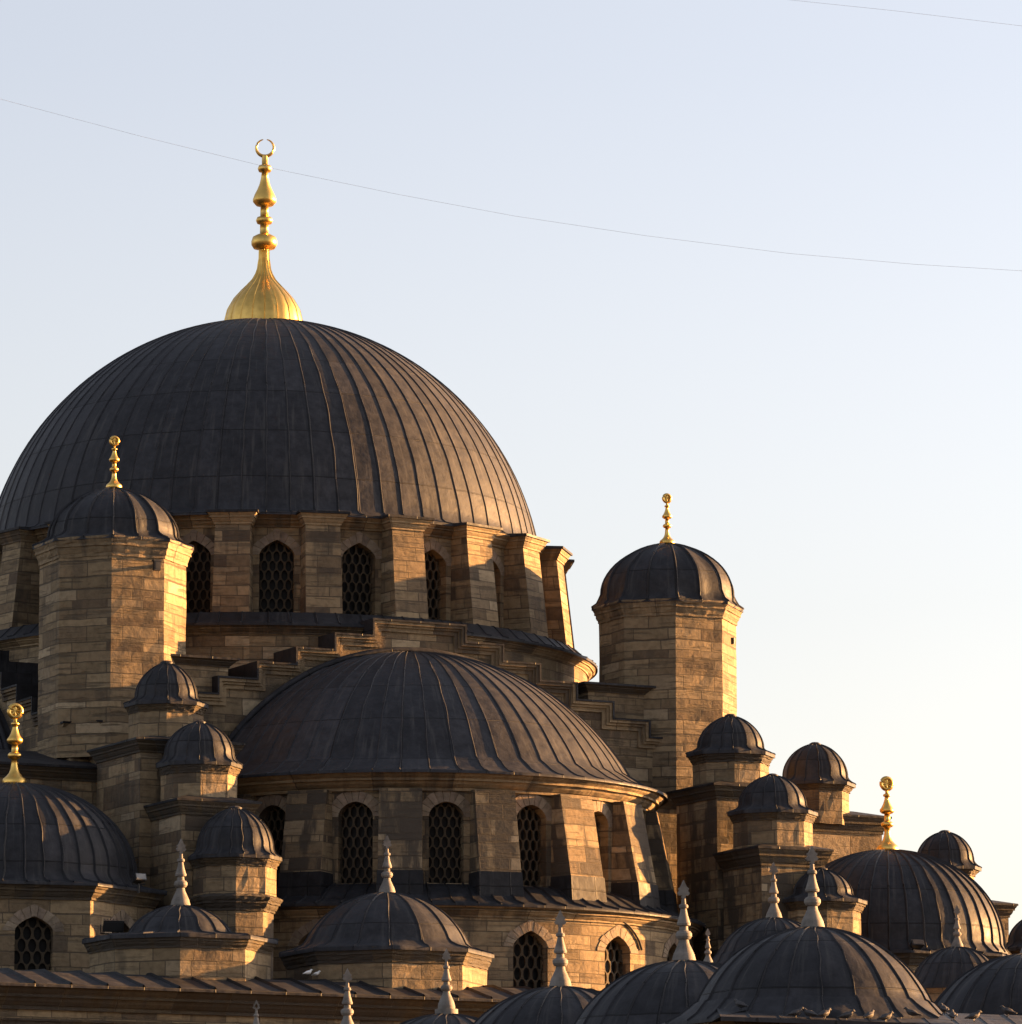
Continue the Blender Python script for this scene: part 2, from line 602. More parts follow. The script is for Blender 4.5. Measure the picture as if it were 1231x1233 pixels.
def arch_pts(w, zs, zt, n=14):
    h = zt - zs
    out = []
    for i in range(n + 1):
        a = pi * i / n
        b = min(a, pi - a)
        out.append((-w * cos(a), arch_z(b, zs, h)))
    return out

def bay(mb, f, u0, u1, z0, z1, w, zb, zs, zt, rev, uo=0.0, cols=4):
    """wall panel with an arched opening, and the reveal of the opening; f(u, z, depth)"""
    ap = arch_pts(w, zs, zt)
    def q(a, b, c, d):
        mb.face([f(a[0], a[1], 0), f(b[0], b[1], 0), f(c[0], c[1], 0), f(d[0], d[1], 0)],
                [(p[0] + uo, p[1]) for p in (a, b, c, d)])
    us = [u0 + (-w - u0) * k / cols for k in range(cols + 1)]
    ue = [w + (u1 - w) * k / cols for k in range(cols + 1)]
    for arr in (us, ue):
        for k in range(cols):
            q((arr[k], z0), (arr[k + 1], z0), (arr[k + 1], z1), (arr[k], z1))
    for k in range(len(ap) - 1):
        a, b = ap[k], ap[k + 1]
        q(a, b, (b[0], z1), (a[0], z1))
        if zb > z0 + .01:
            q((a[0], z0), (b[0], z0), (b[0], zb), (a[0], zb))
    loop = [(-w, zb)] + ap + [(w, zb)]
    for k in range(len(loop)):
        a, b = loop[k], loop[(k + 1) % len(loop)]
        mb.face([f(a[0], a[1], 0), f(a[0], a[1], rev), f(b[0], b[1], rev), f(b[0], b[1], 0)],
                [(a[0] + uo, a[1]), (a[0] + uo + rev, a[1]), (b[0] + uo + rev, b[1]), (b[0] + uo, b[1])])

def window_meshes(f, w, zb, zs, zt, rev, pw=.29, qh=.29, ring=.34, proud=.02):
    pane = MB()
    U = [-w - .06 + (2 * w + .12) * k / 4 for k in range(5)]
    for k in range(4):
        pane.face([f(U[k], zb - .05, rev - .01), f(U[k + 1], zb - .05, rev - .01), f(U[k + 1], zt + .05, rev - .01), f(U[k], zt + .05, rev - .01)])
    lat = MB()
    d0, d1 = rev * .62, rev * .62 + .07
    h = qh * 4 / 3
    rows = int((zt - zb) / qh) + 2
    ncol = int(2 * w / pw) + 2
    for r in range(rows):
        for c_ in range(-ncol, ncol + 1):
            ux = (c_ + (.5 if r % 2 else 0)) * pw
            zz = zb + r * qh + .03
            if abs(ux) > w + pw * .3 or zz > zt + qh:
                continue
            hx = [(0, h / 2), (pw / 2, h / 4), (pw / 2, -h / 4), (0, -h / 2), (-pw / 2, -h / 4), (-pw / 2, h / 4)]
            outer = []
            for k in range(6):
                a, b = hx[k], hx[(k + 1) % 6]
                outer += [a, ((a[0] + b[0]) / 2, (a[1] + b[1]) / 2)]
            inner = []
            for (x, z) in outer:
                an = math.atan2(z / h, x / pw)
                inner.append((.385 * pw * cos(an), .425 * h * sin(an)))
            cl = lambda p: (max(-w - .03, min(w + .03, p[0] + ux)), max(zb - .03, min(zt + .1, p[1] + zz)))
            O = [cl(p) for p in outer]
            I = [cl(p) for p in inner]
            for k in range(12):
                j = (k + 1) % 12
                lat.face([f(*O[k], d0), f(*O[j], d0), f(*I[j], d0), f(*I[k], d0)])
                lat.face([f(*I[k], d0), f(*I[j], d0), f(*I[j], d1), f(*I[k], d1)])
    vs = MB()
    R_ = random.Random(int(w * 1000))
    nb = 11
    def P(a, off):
        b = min(a, pi - a)
        ww, hh = w + off, (zt - zs) + off
        return (-ww * cos(a), arch_z(b, zs, hh))
    for k in range(nb):
        a0 = pi * k / nb + .012
        a1 = pi * (k + 1) / nb - .012
        pr = proud + R_.uniform(-.006, .006)
        oo = ring + R_.uniform(-.03, .03)
        am = (a0 + a1) / 2
        pts = [P(a0, .005), P(am, .005), P(a1, .005), P(a1, oo), P(am, oo), P(a0, oo)]
        fr = [f(u, z, -pr) for u, z in pts]
        bk = [f(u, z, .03) for u, z in pts]
        b0 = len(vs.v)
        vs.v += fr + bk
        fs = [(0, 1, 4, 5), (1, 2, 3, 4)] + [(i, 6 + i, 6 + (i + 1) % 6, (i + 1) % 6) for i in range(6)]
        for fc in fs:
            vs.f.append(tuple(b0 + i for i in fc))
            vs.uv += [pts[i % 6] for i in fc]
            vs.sm.append(False)
    return pane, lat, vs

def add_window(parent, meshes_cache, key, f_maker, args, rotz, loc=(0, 0, 0), **kw):
    """a window (its arch stones) with the pane and the lattice as sub-parts; copies share meshes"""
    if key not in meshes_cache:
        pane, lat, vs = window_meshes(f_maker, *args, **kw)
        w = vs.build('window', M_VOUS)
        pn = pane.build('pane', M_GLASS, w)
        lt = lat.build('lattice', M_LATT, w)
        meshes_cache[key] = (w, pn, lt)
    else:
        w0, p0, l0 = meshes_cache[key]
        w, pn, lt = w0.copy(), p0.copy(), l0.copy()
        for o in (w, pn, lt):
            COL.objects.link(o)
        pn.parent = w
        lt.parent = w
    w.parent = parent
    w.location = loc
    w.rotation_euler = (0, 0, rotz)
    return w
CACHE = {}

def cyl_f(R):
    return lambda u, z, dep: (*pol(R - dep, u / R), z)

def flat_f(dist):
    return lambda u, z, dep: (u, -(dist - dep), z)

# gilded finial: (height fraction, radius in units of height)
GOLD_PROF = [(0, .13), (.03, .155), (.07, .16), (.10, .145), (.13, .105), (.17, .07), (.22, .05), (.28, .042), (.335, .04), (.345, .07), (.365, .088), (.39, .088), (.41, .07),
             (.42, .042), (.51, .040), (.52, .075), (.54, .10), (.57, .102), (.595, .08), (.64, .055), (.70, .034), (.735, .03), (.74, .048), (.755, .055), (.77, .045), (.775, .024), (.83, .02)]
STONE_PROF = [(0, .155), (.05, .155), (.12, .135), (.19, .10), (.25, .07), (.29, .062), (.30, .085), (.33, .105), (.365, .105), (.39, .085), (.40, .058),
              (.45, .052), (.46, .085), (.485, .09), (.50, .082), (.58, .055), (.66, .038), (.67, .058), (.695, .06), (.71, .05), (.715, .032), (.78, .026)]

def spun(mb, prof, n=20):
    P, U = [], []
    for r, z in prof:
        P.append([(*pol(max(r, .0005), 2 * pi * k / n), z) for k in range(n + 1)])
        U.append([(k / n, z) for k in range(n + 1)])
    # sharp creases where the profile turns sharply: duplicate rows
    for i in range(len(P) - 1):
        mb.grid(P[i:i + 2], U[i:i + 2], True)
    
def smooth_prof(pr, H, z0):
    return [(r * H * .92, z0 + t * H) for t, r in pr]

def gold_finial(parent, z0, H, rot=0.0):
    m = MB()
    b = len(m.v)
    pr = smooth_prof(GOLD_PROF, H, z0)
    P = [[(*pol(r, 2 * pi * k / 20), z) for k in range(21)] for r, z in pr]
    m.grid(P, [[(k / 20, p[0][2]) for k in range(21)] for p in P], True)
    fo = m.build('finial', M_GOLD, parent)
    e = MB()
    c = z0 + H * .905
    R = H * .074
    ring = [(R * sin(a) * cos(rot), R * sin(a) * sin(rot), c - R * cos(a)) for a in [2 * pi * k / 24 for k in range(25)]]
    e.tube(ring, H * .026, 8, False)
    for k in range(8):                       # pierced rosette inside the ring and small leaves outside
        a = 2 * pi * k / 8
        p = lambda q: (q * sin(a) * cos(rot), q * sin(a) * sin(rot), c - q * cos(a))
        e.tube([p(0), p(R * .55), p(R)], [H * .016, H * .022, H * .012], 6)
        if k % 2 == 0 and k:
            e.tube([p(R * 1.1), p(R * 1.3)], [H * .022, H * .006], 6)
    e.build('emblem', M_GOLD, fo)
    return fo

def stone_finial(parent, z0, H, rot=0.0, pierced=False, base=False):
    m = MB()
    pr = smooth_prof(STONE_PROF, H, z0)
    if base:
        pr = [(H * .19, z0 - H * .16), (H * .19, z0 - .005)] + pr
    for i in range(len(pr) - 1):
        P = [[(*pol(r, 2 * pi * k / 20), z) for k in range(21)] for r, z in pr[i:i + 2]]
        m.grid(P, [[(k / 20, p[0][2]) for k in range(21)] for p in P], True)
    fo = m.build('finial', M_FIN, parent)
    e = MB()
    zc, s_ = z0 + H * .87, H
    out = [(0, -.10), (.024, -.08), (.024, -.05), (.052, -.055), (.074, -.025), (.05, .002), (.064, .03), (.034, .052), (.024, .078), (0, .13)]
    out = out + [(-x, z) for x, z in out[-2:0:-1]]
    th = H * .026
    f = lambda u, z, d: (u * cos(rot) - d * sin(rot), u * sin(rot) + d * cos(rot), z)
    pts = [(x * s_, zc + z * s_) for x, z in out]
    if not pierced:
        extrude_poly(e, pts, f, -th, th)
    else:
        ins = [((x * .48) * s_, zc + (z * .48 + .003) * s_) for x, z in out]
        n = len(pts)
        for i in range(n):
            j = (i + 1) % n
            for d in (-th, th):
                e.face([f(*pts[i], d), f(*pts[j], d), f(*ins[j], d), f(*ins[i], d)])
            e.face([f(*pts[i], -th), f(*pts[j], -th), f(*pts[j], th), f(*pts[i], th)])
            e.face([f(*ins[i], -th), f(*ins[j], -th), f(*ins[j], th), f(*ins[i], th)])
    e.build('spearhead', M_FIN, fo)
    fo.rotation_euler = (random.uniform(-.012, .012) / 4, random.uniform(-.012, .012) / 4, 0)
    return fo

def cap_profile(Rd, H, Rc, zt, n=14, fl=.16, pt=.13, e0=0.0):
    """lead cap: rim on the cornice, flare, round dome, slightly pointed top (z from zt)"""
    pr = [(Rc, zt - .09), (Rc, zt + .012), (Rc * .97 + Rd * .03, zt + .03), (Rc * .5 + Rd * .5, zt + .05 + H * fl * .22), (Rd * 1.02 + (Rc - Rd) * .10, zt + .05 + H * fl * .6)]
    z1 = zt + .05 + H * fl
    h2 = H - .05 - H * fl
    for i in range(n + 1):
        a = e0 + (pi / 2 - e0) * i / n
        r = Rd * cos(a) / cos(e0)
        q = lambda b: (1 - pt) * sin(b) + pt * (1 - cos(b))
        pr.append((max(r, .004), z1 + h2 * (q(a) - q(e0)) / (q(pi / 2) - q(e0))))
    return pr

def octagon_turret(name, px, Y, ys, hws, label, cat, group=None, npan=16, finial=None, drum_mat=None, corn_mat=None, sag=.006, base_tier=None, e0=0.0, octo=A, seam=.045, zlow=None):
    """ys: apex, cornice top, cornice bottom, body bottom (photo rows); hws: dome, cornice, body half widths (photo columns)"""
    ya, yc, yb, yl = ys
    z_ = zY(yb, Y)
    m = mpp(Y, z_)
    X = xY(px, Y, z_)
    Rd, Rc, Rb = [h * m for h in hws]
    if name == 'domed_turret':
        Rd *= .90
    zt = zY(yc, Y - Rc * .97)
    zc = zY(yb, Y - Rb * .97)
    zb = zY(yl, Y - Rb * .97) if zlow is None else zlow
    za = zY(ya, Y)
    root = thing(name, (X, Y, zb), label, cat, group)
    o = -zb
    ph = octo + pi / 8
    R_ = random.Random(int(px * 7 + Y))
    b = MB()
    nr = max(3, int((zc - zb) / .36))
    lathe(b, [(Rb, zb + o - .25 + (zc + .27 - zb) * i / nr) for i in range(nr + 1)], 8, ph, sub=5, jit=.011, rnd=R_)
    b.build('body', drum_mat or M_LOW, root)
    c = MB()
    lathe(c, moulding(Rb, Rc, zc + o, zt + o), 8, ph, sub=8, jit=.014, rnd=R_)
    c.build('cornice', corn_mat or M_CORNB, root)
    pr = cap_profile(Rd, za - zt, Rc, zt + o, e0=e0, pt=R_.uniform(.08, .2) if e0 == 0 else .02, fl=R_.uniform(.13, .19))
    d = MB()
    wf = [1, 1, 1, .8, .35] + [.0] * 40
    domemesh(d, pr, npan, ph, q=4, sag=sag, octw=lambda i: wf[i], octph=ph, seam_w=seam * 1.1, seam_h=seam * .75)
    if not finial:
        q0 = za + o
        lathe(d, [(.20, q0 - .06), (.19, q0 + .01), (.11, q0 + .055), (.004, q0 + .07)], 12, 0, smooth=True)
    d.build('dome_roof', M_LEAD2, root)
    if base_tier:
        hb, yt0, yt1, hb2 = base_tier              # wider octagonal tier below with its own cornice
        R1, R2 = hb * m, hb2 * m
        z1, z0 = zY(yt0, Y - R1), zY(yt1, Y - R2)
        t1 = MB()
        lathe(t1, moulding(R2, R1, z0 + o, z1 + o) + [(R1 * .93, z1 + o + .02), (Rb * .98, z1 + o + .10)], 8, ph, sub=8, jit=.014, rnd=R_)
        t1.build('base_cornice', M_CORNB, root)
        t2 = MB()
        lathe(t2, [(R2, z0 + o - 4.5), (R2, z0 + o + .02)], 8, ph)
        t2.build('base', M_HALF, root)
    root.rotation_euler = (R_.uniform(-.006, .006), R_.uniform(-.006, .006), R_.uniform(-.03, .03))
    if finial:
        kind, top = finial[0], finial[1]
        zf = zY(top, Y)
        if kind == 'gold':
            gold_finial(root, za + o - .06, zf - za + .06, rot=.3)
        else:
            stone_finial(root, za + o - .06, zf - za + .06, rot=finial[2] if len(finial) > 2 else .2)
    return root, Rb, X

def pier(name, px, Y, hn, ht, ytop, ybot, label, low=9.0, over=.24, mat=None):
    """square buttress pier on the mosque's axes with a moulded cornice; ytop/ybot: photo rows of the cornice at its near corner"""
    z_ = zY(ytop, Y)
    X = xY(px, Y, z_)
    cyw = Y - cos(A) * hn - sin(A) * ht * 1 if False else Y + NY * hn - TY * ht
    zt, zc = zY(ytop, cyw), zY(ybot, cyw)
    root = thing(name, (X, Y, low), label, 'buttress', 'square buttress piers under the small turrets')
    def rect(dn, dt, z):
        return [(NX * a * dn + TX * b * dt, NY * a * dn + TY * b * dt, z) for a, b in ((1, -1), (1, 1), (-1, 1), (-1, -1))]
    b = MB()
    bn, bt = hn - over, ht - over
    b.hexa(rect(bn, bt, 0) + rect(bn, bt, zc - low + .02))
    b.build('shaft', mat or M_WALL, root)
    c = MB()
    pr = moulding(0, over, zc - low, zt - low)
    for i in range(len(pr) - 1):
        (r0, z0), (r1, z1) = pr[i], pr[i + 1]
        a, d = rect(bn + r0, bt + r0, z0), rect(bn + r1, bt + r1, z1)
        for k in range(4):
            j = (k + 1) % 4
            w = (Vector(a[j]) - Vector(a[k])).length
            c.face([a[k], a[j], d[j], d[k]], [(k * 2.3, z0), (k * 2.3 + w, z0), (k * 2.3 + w, z1 + .01), (k * 2.3, z1 + .01)])
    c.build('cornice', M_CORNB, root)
    l = MB()
    e = rect(hn, ht, zt - low - .05)
    f = rect(hn, ht, zt - low + .015)
    h_ = rect(hn * .45, ht * .45, zt - low + .22)
    for k in range(4):
        j = (k + 1) % 4
        l.face([e[k], e[j], f[j], f[k]])
        l.face([f[k], f[j], h_[j], h_[k]])
    l.face(h_)
    l.build('lead_capping', M_LEADE, root)
    return root

# ------------------------------------------------------------------ ground
gm = MB()
G = 1500
gm.face([(-G, -G, 0), (G, -G, 0), (G, G, 0), (-G, G, 0)], [(-G, -G), (G, -G), (G, G), (-G, G)])
tag(gm.build('ground', M_GROUND), kind='structure')

# ------------------------------------------------------------------ MAIN DOME
ZS = zY(721, 0)                                    # centre of the dome's sphere
RD = 9.26
z_cap_t, z_cap_b = zY(615, -10.1), zY(630, -10.0)
z_wt, z_wb = zY(617, -9.7), zY(633, -9.5)
z_sill, z_spr, z_apx = zY(738, -9.2), zY(668, -9.2), zY(650, -9.2)
z_ledge = zY(736, -10.3)
main = thing('main_dome', (0, 0, z_ledge), 'the great lead dome with the tall gilded crescent finial and a ring of arched windows', 'dome')
o = -z_ledge
RW = 9.2
NB = 22
PH0 = rad(29.3)
HB9 = pi / NB
bm = MB()
for k in range(NB):
    thc = PH0 + HB9 + k * 2 * pi / NB
    ff = (lambda th: (lambda u, z, dep: (*pol(RW - dep, th + u / RW), z)))(thc)
    hu = RW * pi / NB
    bay(bm, ff, -hu, hu, o + z_ledge - .1, o + z_wb + .02, .55, o + z_sill, o + z_spr, o + z_apx, .45, uo=k * 2 * hu)
bm.build('drum_wall', M_WALL, main)
c = MB()
lathe(c, moulding(RW, RW + .42, z_wb + o, z_wt + o), 120, 0, jit=.010)
c.build('drum_cornice', M_CORN, main)
# main lead dome
prof = [(RW + .48, z_wt + o - .05), (RW + .48, z_wt + o + .03), (RW + .2, z_wt + o + .10)]
h0 = max(z_wt + .25, ZS + .95)
e0 = math.asin((h0 - ZS) / RD)
prof.append((RD * cos(e0) + .16, h0 + o - .12))
for i in range(37):
    e = e0 + (rad(89.6) - e0) * i / 36
    prof.append((RD * cos(e), ZS + RD * sin(e) + o))
d = MB()
domemesh(d, prof, 76, A, q=4, sag=.003, seam_w=.055, seam_h=.03)
d.build('dome_roof', M_LEAD, main, (-.13, 0, 0))
# buttress piers round the drum
HB = .55
def drum_buttress():
    b = MB()
    zb_, zt_ = o + z_ledge - .12, o + z_cap_b + .01
    b.hexa([(-HB - .03, -10.22, zb_), (HB + .03, -10.22, zb_), (HB + .03, -9.0, zb_), (-HB - .03, -9.0, zb_),
            (-HB, -9.88, zt_), (HB, -9.88, zt_), (HB, -9.0, zt_), (-HB, -9.0, zt_)])
    cp = MB()
    pr = moulding(0, .24, zt_ - .01, o + z_cap_t)
    for i in range(len(pr) - 1):
        (r0, z0), (r1, z1) = pr[i], pr[i + 1]
        q0 = [(-HB - r0, -8.9), (-HB - r0, -9.88 - r0), (HB + r0, -9.88 - r0), (HB + r0, -8.9)]
        q1 = [(-HB - r1, -8.9), (-HB - r1, -9.88 - r1), (HB + r1, -9.88 - r1), (HB + r1, -8.9)]
        for k in range(3):
            cp.face([(*q0[k], z0), (*q0[k + 1], z0), (*q1[k + 1], z1), (*q1[k], z1)],
                    [(k * 2, z0), (k * 2 + 1.6, z0), (k * 2 + 1.6, z1 + .01), (k * 2, z1 + .01)])
    ld = MB()
    zt2 = o + z_cap_t
    ld.hexa([(-HB - .27, -10.15, zt2 - .035), (HB + .27, -10.15, zt2 - .035), (HB + .27, -8.9, zt2 - .035), (-HB - .27, -8.9, zt2 - .035),
             (-HB - .27, -10.15, zt2 + .04), (HB + .27, -10.15, zt2 + .04), (HB + .2, -8.9, zt2 + .12), (-HB - .2, -8.9, zt2 + .12)])
    return b, cp, ld
B, CP, LD = drum_buttress()
b0 = B.build('buttress', M_BUTT, main)
c0 = CP.build('capital', M_CORN, b0)
l0 = LD.build('lead_capping', M_LEADE, b0)
wf = cyl_f(RW)
for k in range(NB):
    th = PH0 + k * 2 * pi / NB
    if k:
        bb = b0.copy(); COL.objects.link(bb); bb.parent = main
        for s_ in (c0, l0):
            q_ = s_.copy(); COL.objects.link(q_); q_.parent = bb
    else:
        bb = b0
    bb.rotation_euler = (0, 0, th)
    tw = ((th + HB9 + pi) % (2 * pi)) - pi
    if abs(tw) < rad(112):
        add_window(main, CACHE, 'main', wf, (.55, o + z_sill, o + z_spr, o + z_apx, .45), th + HB9, pw=.26, qh=.30)
# finial of the great dome
zb = ZS + RD + o - .12
k = 1 / 35.0
kz = 1 / 34.0
seg = [(46, 0), (45, 8), (42, 20), (35, 32), (27, 41), (20, 48), (13.5, 55), (9.5, 62), (7.4, 68), (6.6, 74), (5.6, 80), (5.4, 90)]
fm_ = MB()
pr = [(r * k, zb + z * kz) for r, z in seg]
domemesh(fm_, [(pr[0][0] + .03, pr[0][1] - .06)] + pr, 18, .1, q=4, sag=-.03, seam_w=.04, seam_h=.03)
seg2 = [(5.6, 84), (5.6, 90), (6.2, 91), (12.5, 92), (15, 96), (15.2, 100), (13.5, 105), (8, 108), (5.2, 109), (5.0, 120), (8.5, 121), (10, 124.5), (8.5, 128), (5, 129), (4.6, 141),
        (10, 142), (13.6, 146), (13.8, 149), (12, 154), (9, 160), (6.4, 166), (4.6, 173), (3.6, 180.5), (7, 181.5), (8.4, 185), (7, 188.5), (3.6, 189.5), (3.6, 200)]
P = [[(*pol(r * k, 2 * pi * j / 24), zb + z * kz) for j in range(25)] for r, z in seg2]
fm_.grid(P, [[(j / 24, p[0][2]) for j in range(25)] for p in P], True)
fin = fm_.build('finial', M_GOLD, main, (-.18, 0, 0))
cr = MB()
zc_ = zb + 209.5 * kz
R = 10.2 * k
pts, rr = [], []
for j in range(41):
    a = rad(-168) + rad(336) * j / 40
    pts.append((R * sin(a), 0, zc_ - R * cos(a)))
    rr.append((.5 + 1.7 * (1 - abs(a) / rad(168)) ** .7) * k)
cr.tube(pts, rr, 10)
cr.build('crescent', M_GOLD, fin)

# ring below the drum
z_r1 = zY(752, -10.9)
rb = thing('drum_base_ring', (0, 0, z_r1 - 3.2), 'the broad stone ring with a moulded lead covered ledge under the great dome windows', 'base')
oo = -(z_r1 - 3.2)
b = MB()
lathe(b, [(10.6, 0), (10.6, z_r1 + oo - .24)], 96, 0)
b.build('ring_wall', M_WALL, rb)
b = MB()
lathe(b, moulding(10.6, 10.92, z_r1 + oo - .25, z_r1 + oo + .02), 120, 0, jit=.010)
b.build('ledge_moulding', M_CORN, rb)
b = MB()
domemesh(b, [(10.94, z_r1 + oo - .02), (10.94, z_r1 + oo + .06), (10.7, z_r1 + oo + .12), (10.3, z_ledge + oo - .02), (9.1, z_ledge + oo + .10)], 90, A, q=2, seam_w=.05, seam_h=.03)
b.build('ledge_roof', M_LEADE, rb)

# ------------------------------------------------------------------ stepped arch walls on the sides of the square
p_top = at_d(504, 751, 11.3)
Z0 = p_top.z
T0 = p_top.x * TX + p_top.y * TY
def stepped(rot, name, label, cen):
    root = thing(name, (0, 0, Z0 - 8), label, 'wall')
    st, dr, n, half = 1.30, .525, 7, 1.56
    right = [(half, Z0)]
    z = Z0
    x = half
    for k in range(n):
        z -= dr
        right += [(x, z), (x + st, z)]
        x += st
    line = [(-u, zz) for u, zz in right[::-1]] + right         # left to right, stepped top line
    def f(u, z, d):
        dd, tt = 11.2 - d, u + cen
        a = A + rot
        return (sin(a) * dd + cos(a) * tt, -cos(a) * dd + sin(a) * tt, z - (Z0 - 8))
    w = MB()
    for i in range(0, len(line) - 1):                           # vertical strips under each tread
        (u0, z0), (u1, z1) = line[i], line[i + 1]
        if abs(z0 - z1) < 1e-6:
            extrude_poly(w, [(u0, Z0 - 8), (u1, Z0 - 8), (u1, z0 - .03), (u0, z0 - .03)], f, 0, 2.6)
    w.build('arch_wall', M_WALL, root)
    # moulding that follows treads and risers
    def offset(ln, q):
        out = []
        for i, (u, z) in enumerate(ln):
            s_ = 1 if u > 0 else -1
            out.append((u - s_ * q, z - q))
        return out
    mo = MB()
    for q0, q1, pr_ in ((0.0, .09, .20), (.09, .17, .13), (.17, .30, .065)):
        a, b = offset(line, q0), offset(line, q1)
        for i in range(len(line) - 1):
            pts = [b[i], b[i + 1], a[i + 1], a[i]]
            if abs(pts[0][0] - pts[1][0]) + abs(pts[0][1] - pts[1][1]) < 1e-6:
                continue
            extrude_poly(mo, pts, f, -pr_, .05)
    mo.build('stepped_moulding', M_CORN, root)
    ld = MB()
    a, b = offset(line, -.06), offset(line, .0)
    for i in range(len(line) - 1):
        extrude_poly(ld, [b[i], b[i + 1], a[i + 1], a[i]], f, -.24, 2.7)
    ld.build('lead_capping', M_LEADE, root)
    return root
stepped(0, 'stepped_arch_wall', 'stepped stone arch wall rising behind the front half dome between the two towers', T0)
stepped(-pi / 2, 'stepped_arch_wall', 'stepped arch wall seen edge on at the left picture edge behind the left tower', 0)

blk = MB()
q = 9.5
zb0 = Z0 - 2.2
blk.hexa([(*nt_xy(q, -q), 8), (*nt_xy(q, q), 8), (*nt_xy(-q, q), 8), (*nt_xy(-q, -q), 8),
          (*nt_xy(q, -q), zb0), (*nt_xy(q, q), zb0), (*nt_xy(-q, q), zb0), (*nt_xy(-q, -q), zb0)])
tag(blk.build('central_block', M_WALL), 'square stone block of the mosque that carries the great dome between the towers', 'building')

# ------------------------------------------------------------------ half domes
def half_dome(rot, label, name='half_dome', windows=True):
    D0 = 10.8
    cx_, cy_ = 4.77, -9.36                                  # levels are surveyed on the front one
    zs = zY(1099, cy_)
    z_ct, z_cb = zY(929, cy_ - 8.0), zY(951, cy_ - 7.85)
    z_ap, z_sp, z_si = zY(966, cy_ - 7.35), zY(984, cy_ - 7.35), zY(1064, cy_ - 7.35)
    z_pb = zY(1064, cy_ - 8.1)
    z_l1 = zY(1089, cy_ - 9.1)
    z_l0 = zY(1104, cy_ - 8.9)
    z_lw = zY(1235, cy_ - 8.8)
    a = A + rot
    c0_ = (sin(a) * D0, -cos(a) * D0)
    root = thing(name, (*c0_, z_pb), label, 'half dome')
    o = -z_pb
    a0, a1 = a - rad(94), a + rad(94)
    # lead roof
    pr = [(8.02, z_ct + o - .05), (8.02, z_ct + o + .03), (7.75, z_ct + o + .09), (7.45, z_ct + o + .22), (7.15, z_ct + o + .42)]
    Rs = 8.0
    e0 = math.acos(6.9 / Rs)
    for i in range(25):
        e = e0 + (rad(89.5) - e0) * i / 24
        pr.append((Rs * cos(e), zs + Rs * sin(e) + o))
    d = MB()
    domemesh(d, pr, 31, 0, a0, a1, q=4, sag=.003, seam_w=.055, seam_h=.03)
    d.build('dome_roof', M_LEAD, root)
    c = MB()
    lathe(c, moulding(7.35, 7.97, z_cb + o, z_ct + o), 64, 0, a0, a1, jit=.008)
    c.build('cornice', M_CORN, root)
    # drum wall
    w = MB()
    PT[0] = .12
    RW2 = 7.35
    wc = a + rad(4.0)
    stp = rad(21)
    hu = RW2 * stp / 2
    ks = range(-4, 5)
    for k in ks:
        th = wc + k * stp
        ff = (lambda t_: (lambda u, z, dep: (*pol(RW2 - dep, t_ + u / RW2), z)))(th)
        bay(w, ff, -hu, hu, o + z_si - .35, o + z_cb + .02, .52, o + z_si, o + z_sp, o + z_ap, .45, uo=k * 2 * hu)
    w.build('drum_wall', M_HALF, root)
    f2 = cyl_f(RW2)
    for k in ks:
        if windows:
            add_window(root, CACHE, 'half', f2, (.52, o + z_si, o + z_sp, o + z_ap, .45), wc + k * stp, ring=.36, pw=.25, qh=.30)
    # battered buttresses
    hb = .65
    zb_, zt_ = o + z_pb - .3, o + z_cb + .03
    b = MB()
    b.hexa([(-hb, -8.2, zb_ + .65), (hb, -8.2, zb_ + .65), (hb, -7.2, zb_ + .65), (-hb, -7.2, zb_ + .65),
            (-hb + .02, -7.72, zt_), (hb - .02, -7.72, zt_), (hb - .02, -7.2, zt_), (-hb + .02, -7.2, zt_)])
    l_ = MB()
    l_.hexa([(-hb - .05, -8.33, zb_ - .3), (hb + .05, -8.33, zb_ - .3), (hb + .05, -7.2, zb_ - .3), (-hb - .05, -7.2, zb_ - .3),
             (-hb - .02, -8.23, zb_ + .66), (hb + .02, -8.23, zb_ + .66), (hb + .02, -7.2, zb_ + .66), (-hb - .02, -7.2, zb_ + .66)])
    b0 = b.build('buttress', M_HALF, root)
    l0 = l_.build('lead_skirt', M_LEADE, b0)
    for i, k in enumerate(range(-4, 4)):
        th = wc + (k + .5) * stp
        if i:
            bb = b0.copy(); COL.objects.link(bb); bb.parent = root
            q_ = l0.copy(); COL.objects.link(q_); q_.parent = bb
        else:
            bb = b0
        bb.rotation_euler = (0, 0, th)
    # lower lead roof, its cornice and the lower wall with big windows
    r_ = MB()
    domemesh(r_, [(9.16, z_l1 + o - .05), (9.16, z_l1 + o + .03), (8.6, z_l1 + o + .17), (7.9, z_pb + o - .12), (7.3, z_pb + o + .06)], 44, 0, a0, a1, q=2, seam_w=.06, seam_h=.05)
    r_.build('lower_roof', M_LEADE, root)
    c = MB()
    lathe(c, moulding(8.75, 9.12, z_l0 + o, z_l1 + o), 64, 0, a0, a1, jit=.008)
    c.build('lower_cornice', M_CORN, root)
    w = MB()
    PT[0] = .42
    RW3 = 8.75
    zs3, za3, zi3 = zY(1139, cy_ - 8.75), zY(1119, cy_ - 8.75), zY(1200, cy_ - 8.75)
    hu = RW3 * stp / 2
    wc3 = a - rad(1.6)
    f3 = cyl_f(RW3)
    for k in ks:
        th = wc3 + k * stp
        ff = (lambda t_: (lambda u, z, dep: (*pol(RW3 - dep, t_ + u / RW3), z)))(th)
        bay(w, ff, -hu, hu, o + z_lw - 1.0, o + z_l0 + .02, .56, o + zi3, o + zs3, o + za3, .45, uo=k * 2 * hu)
        if windows:
            add_window(root, CACHE, 'half_low', f3, (.56, o + zi3, o + zs3, o + za3, .45), wc3 + k * stp, pw=.30, qh=.34)
    w.build('lower_wall', M_WALL, root)
    # lead flashing where the shell meets the arch wall
    fl = MB()
    rr_ = Rs
    pts = []
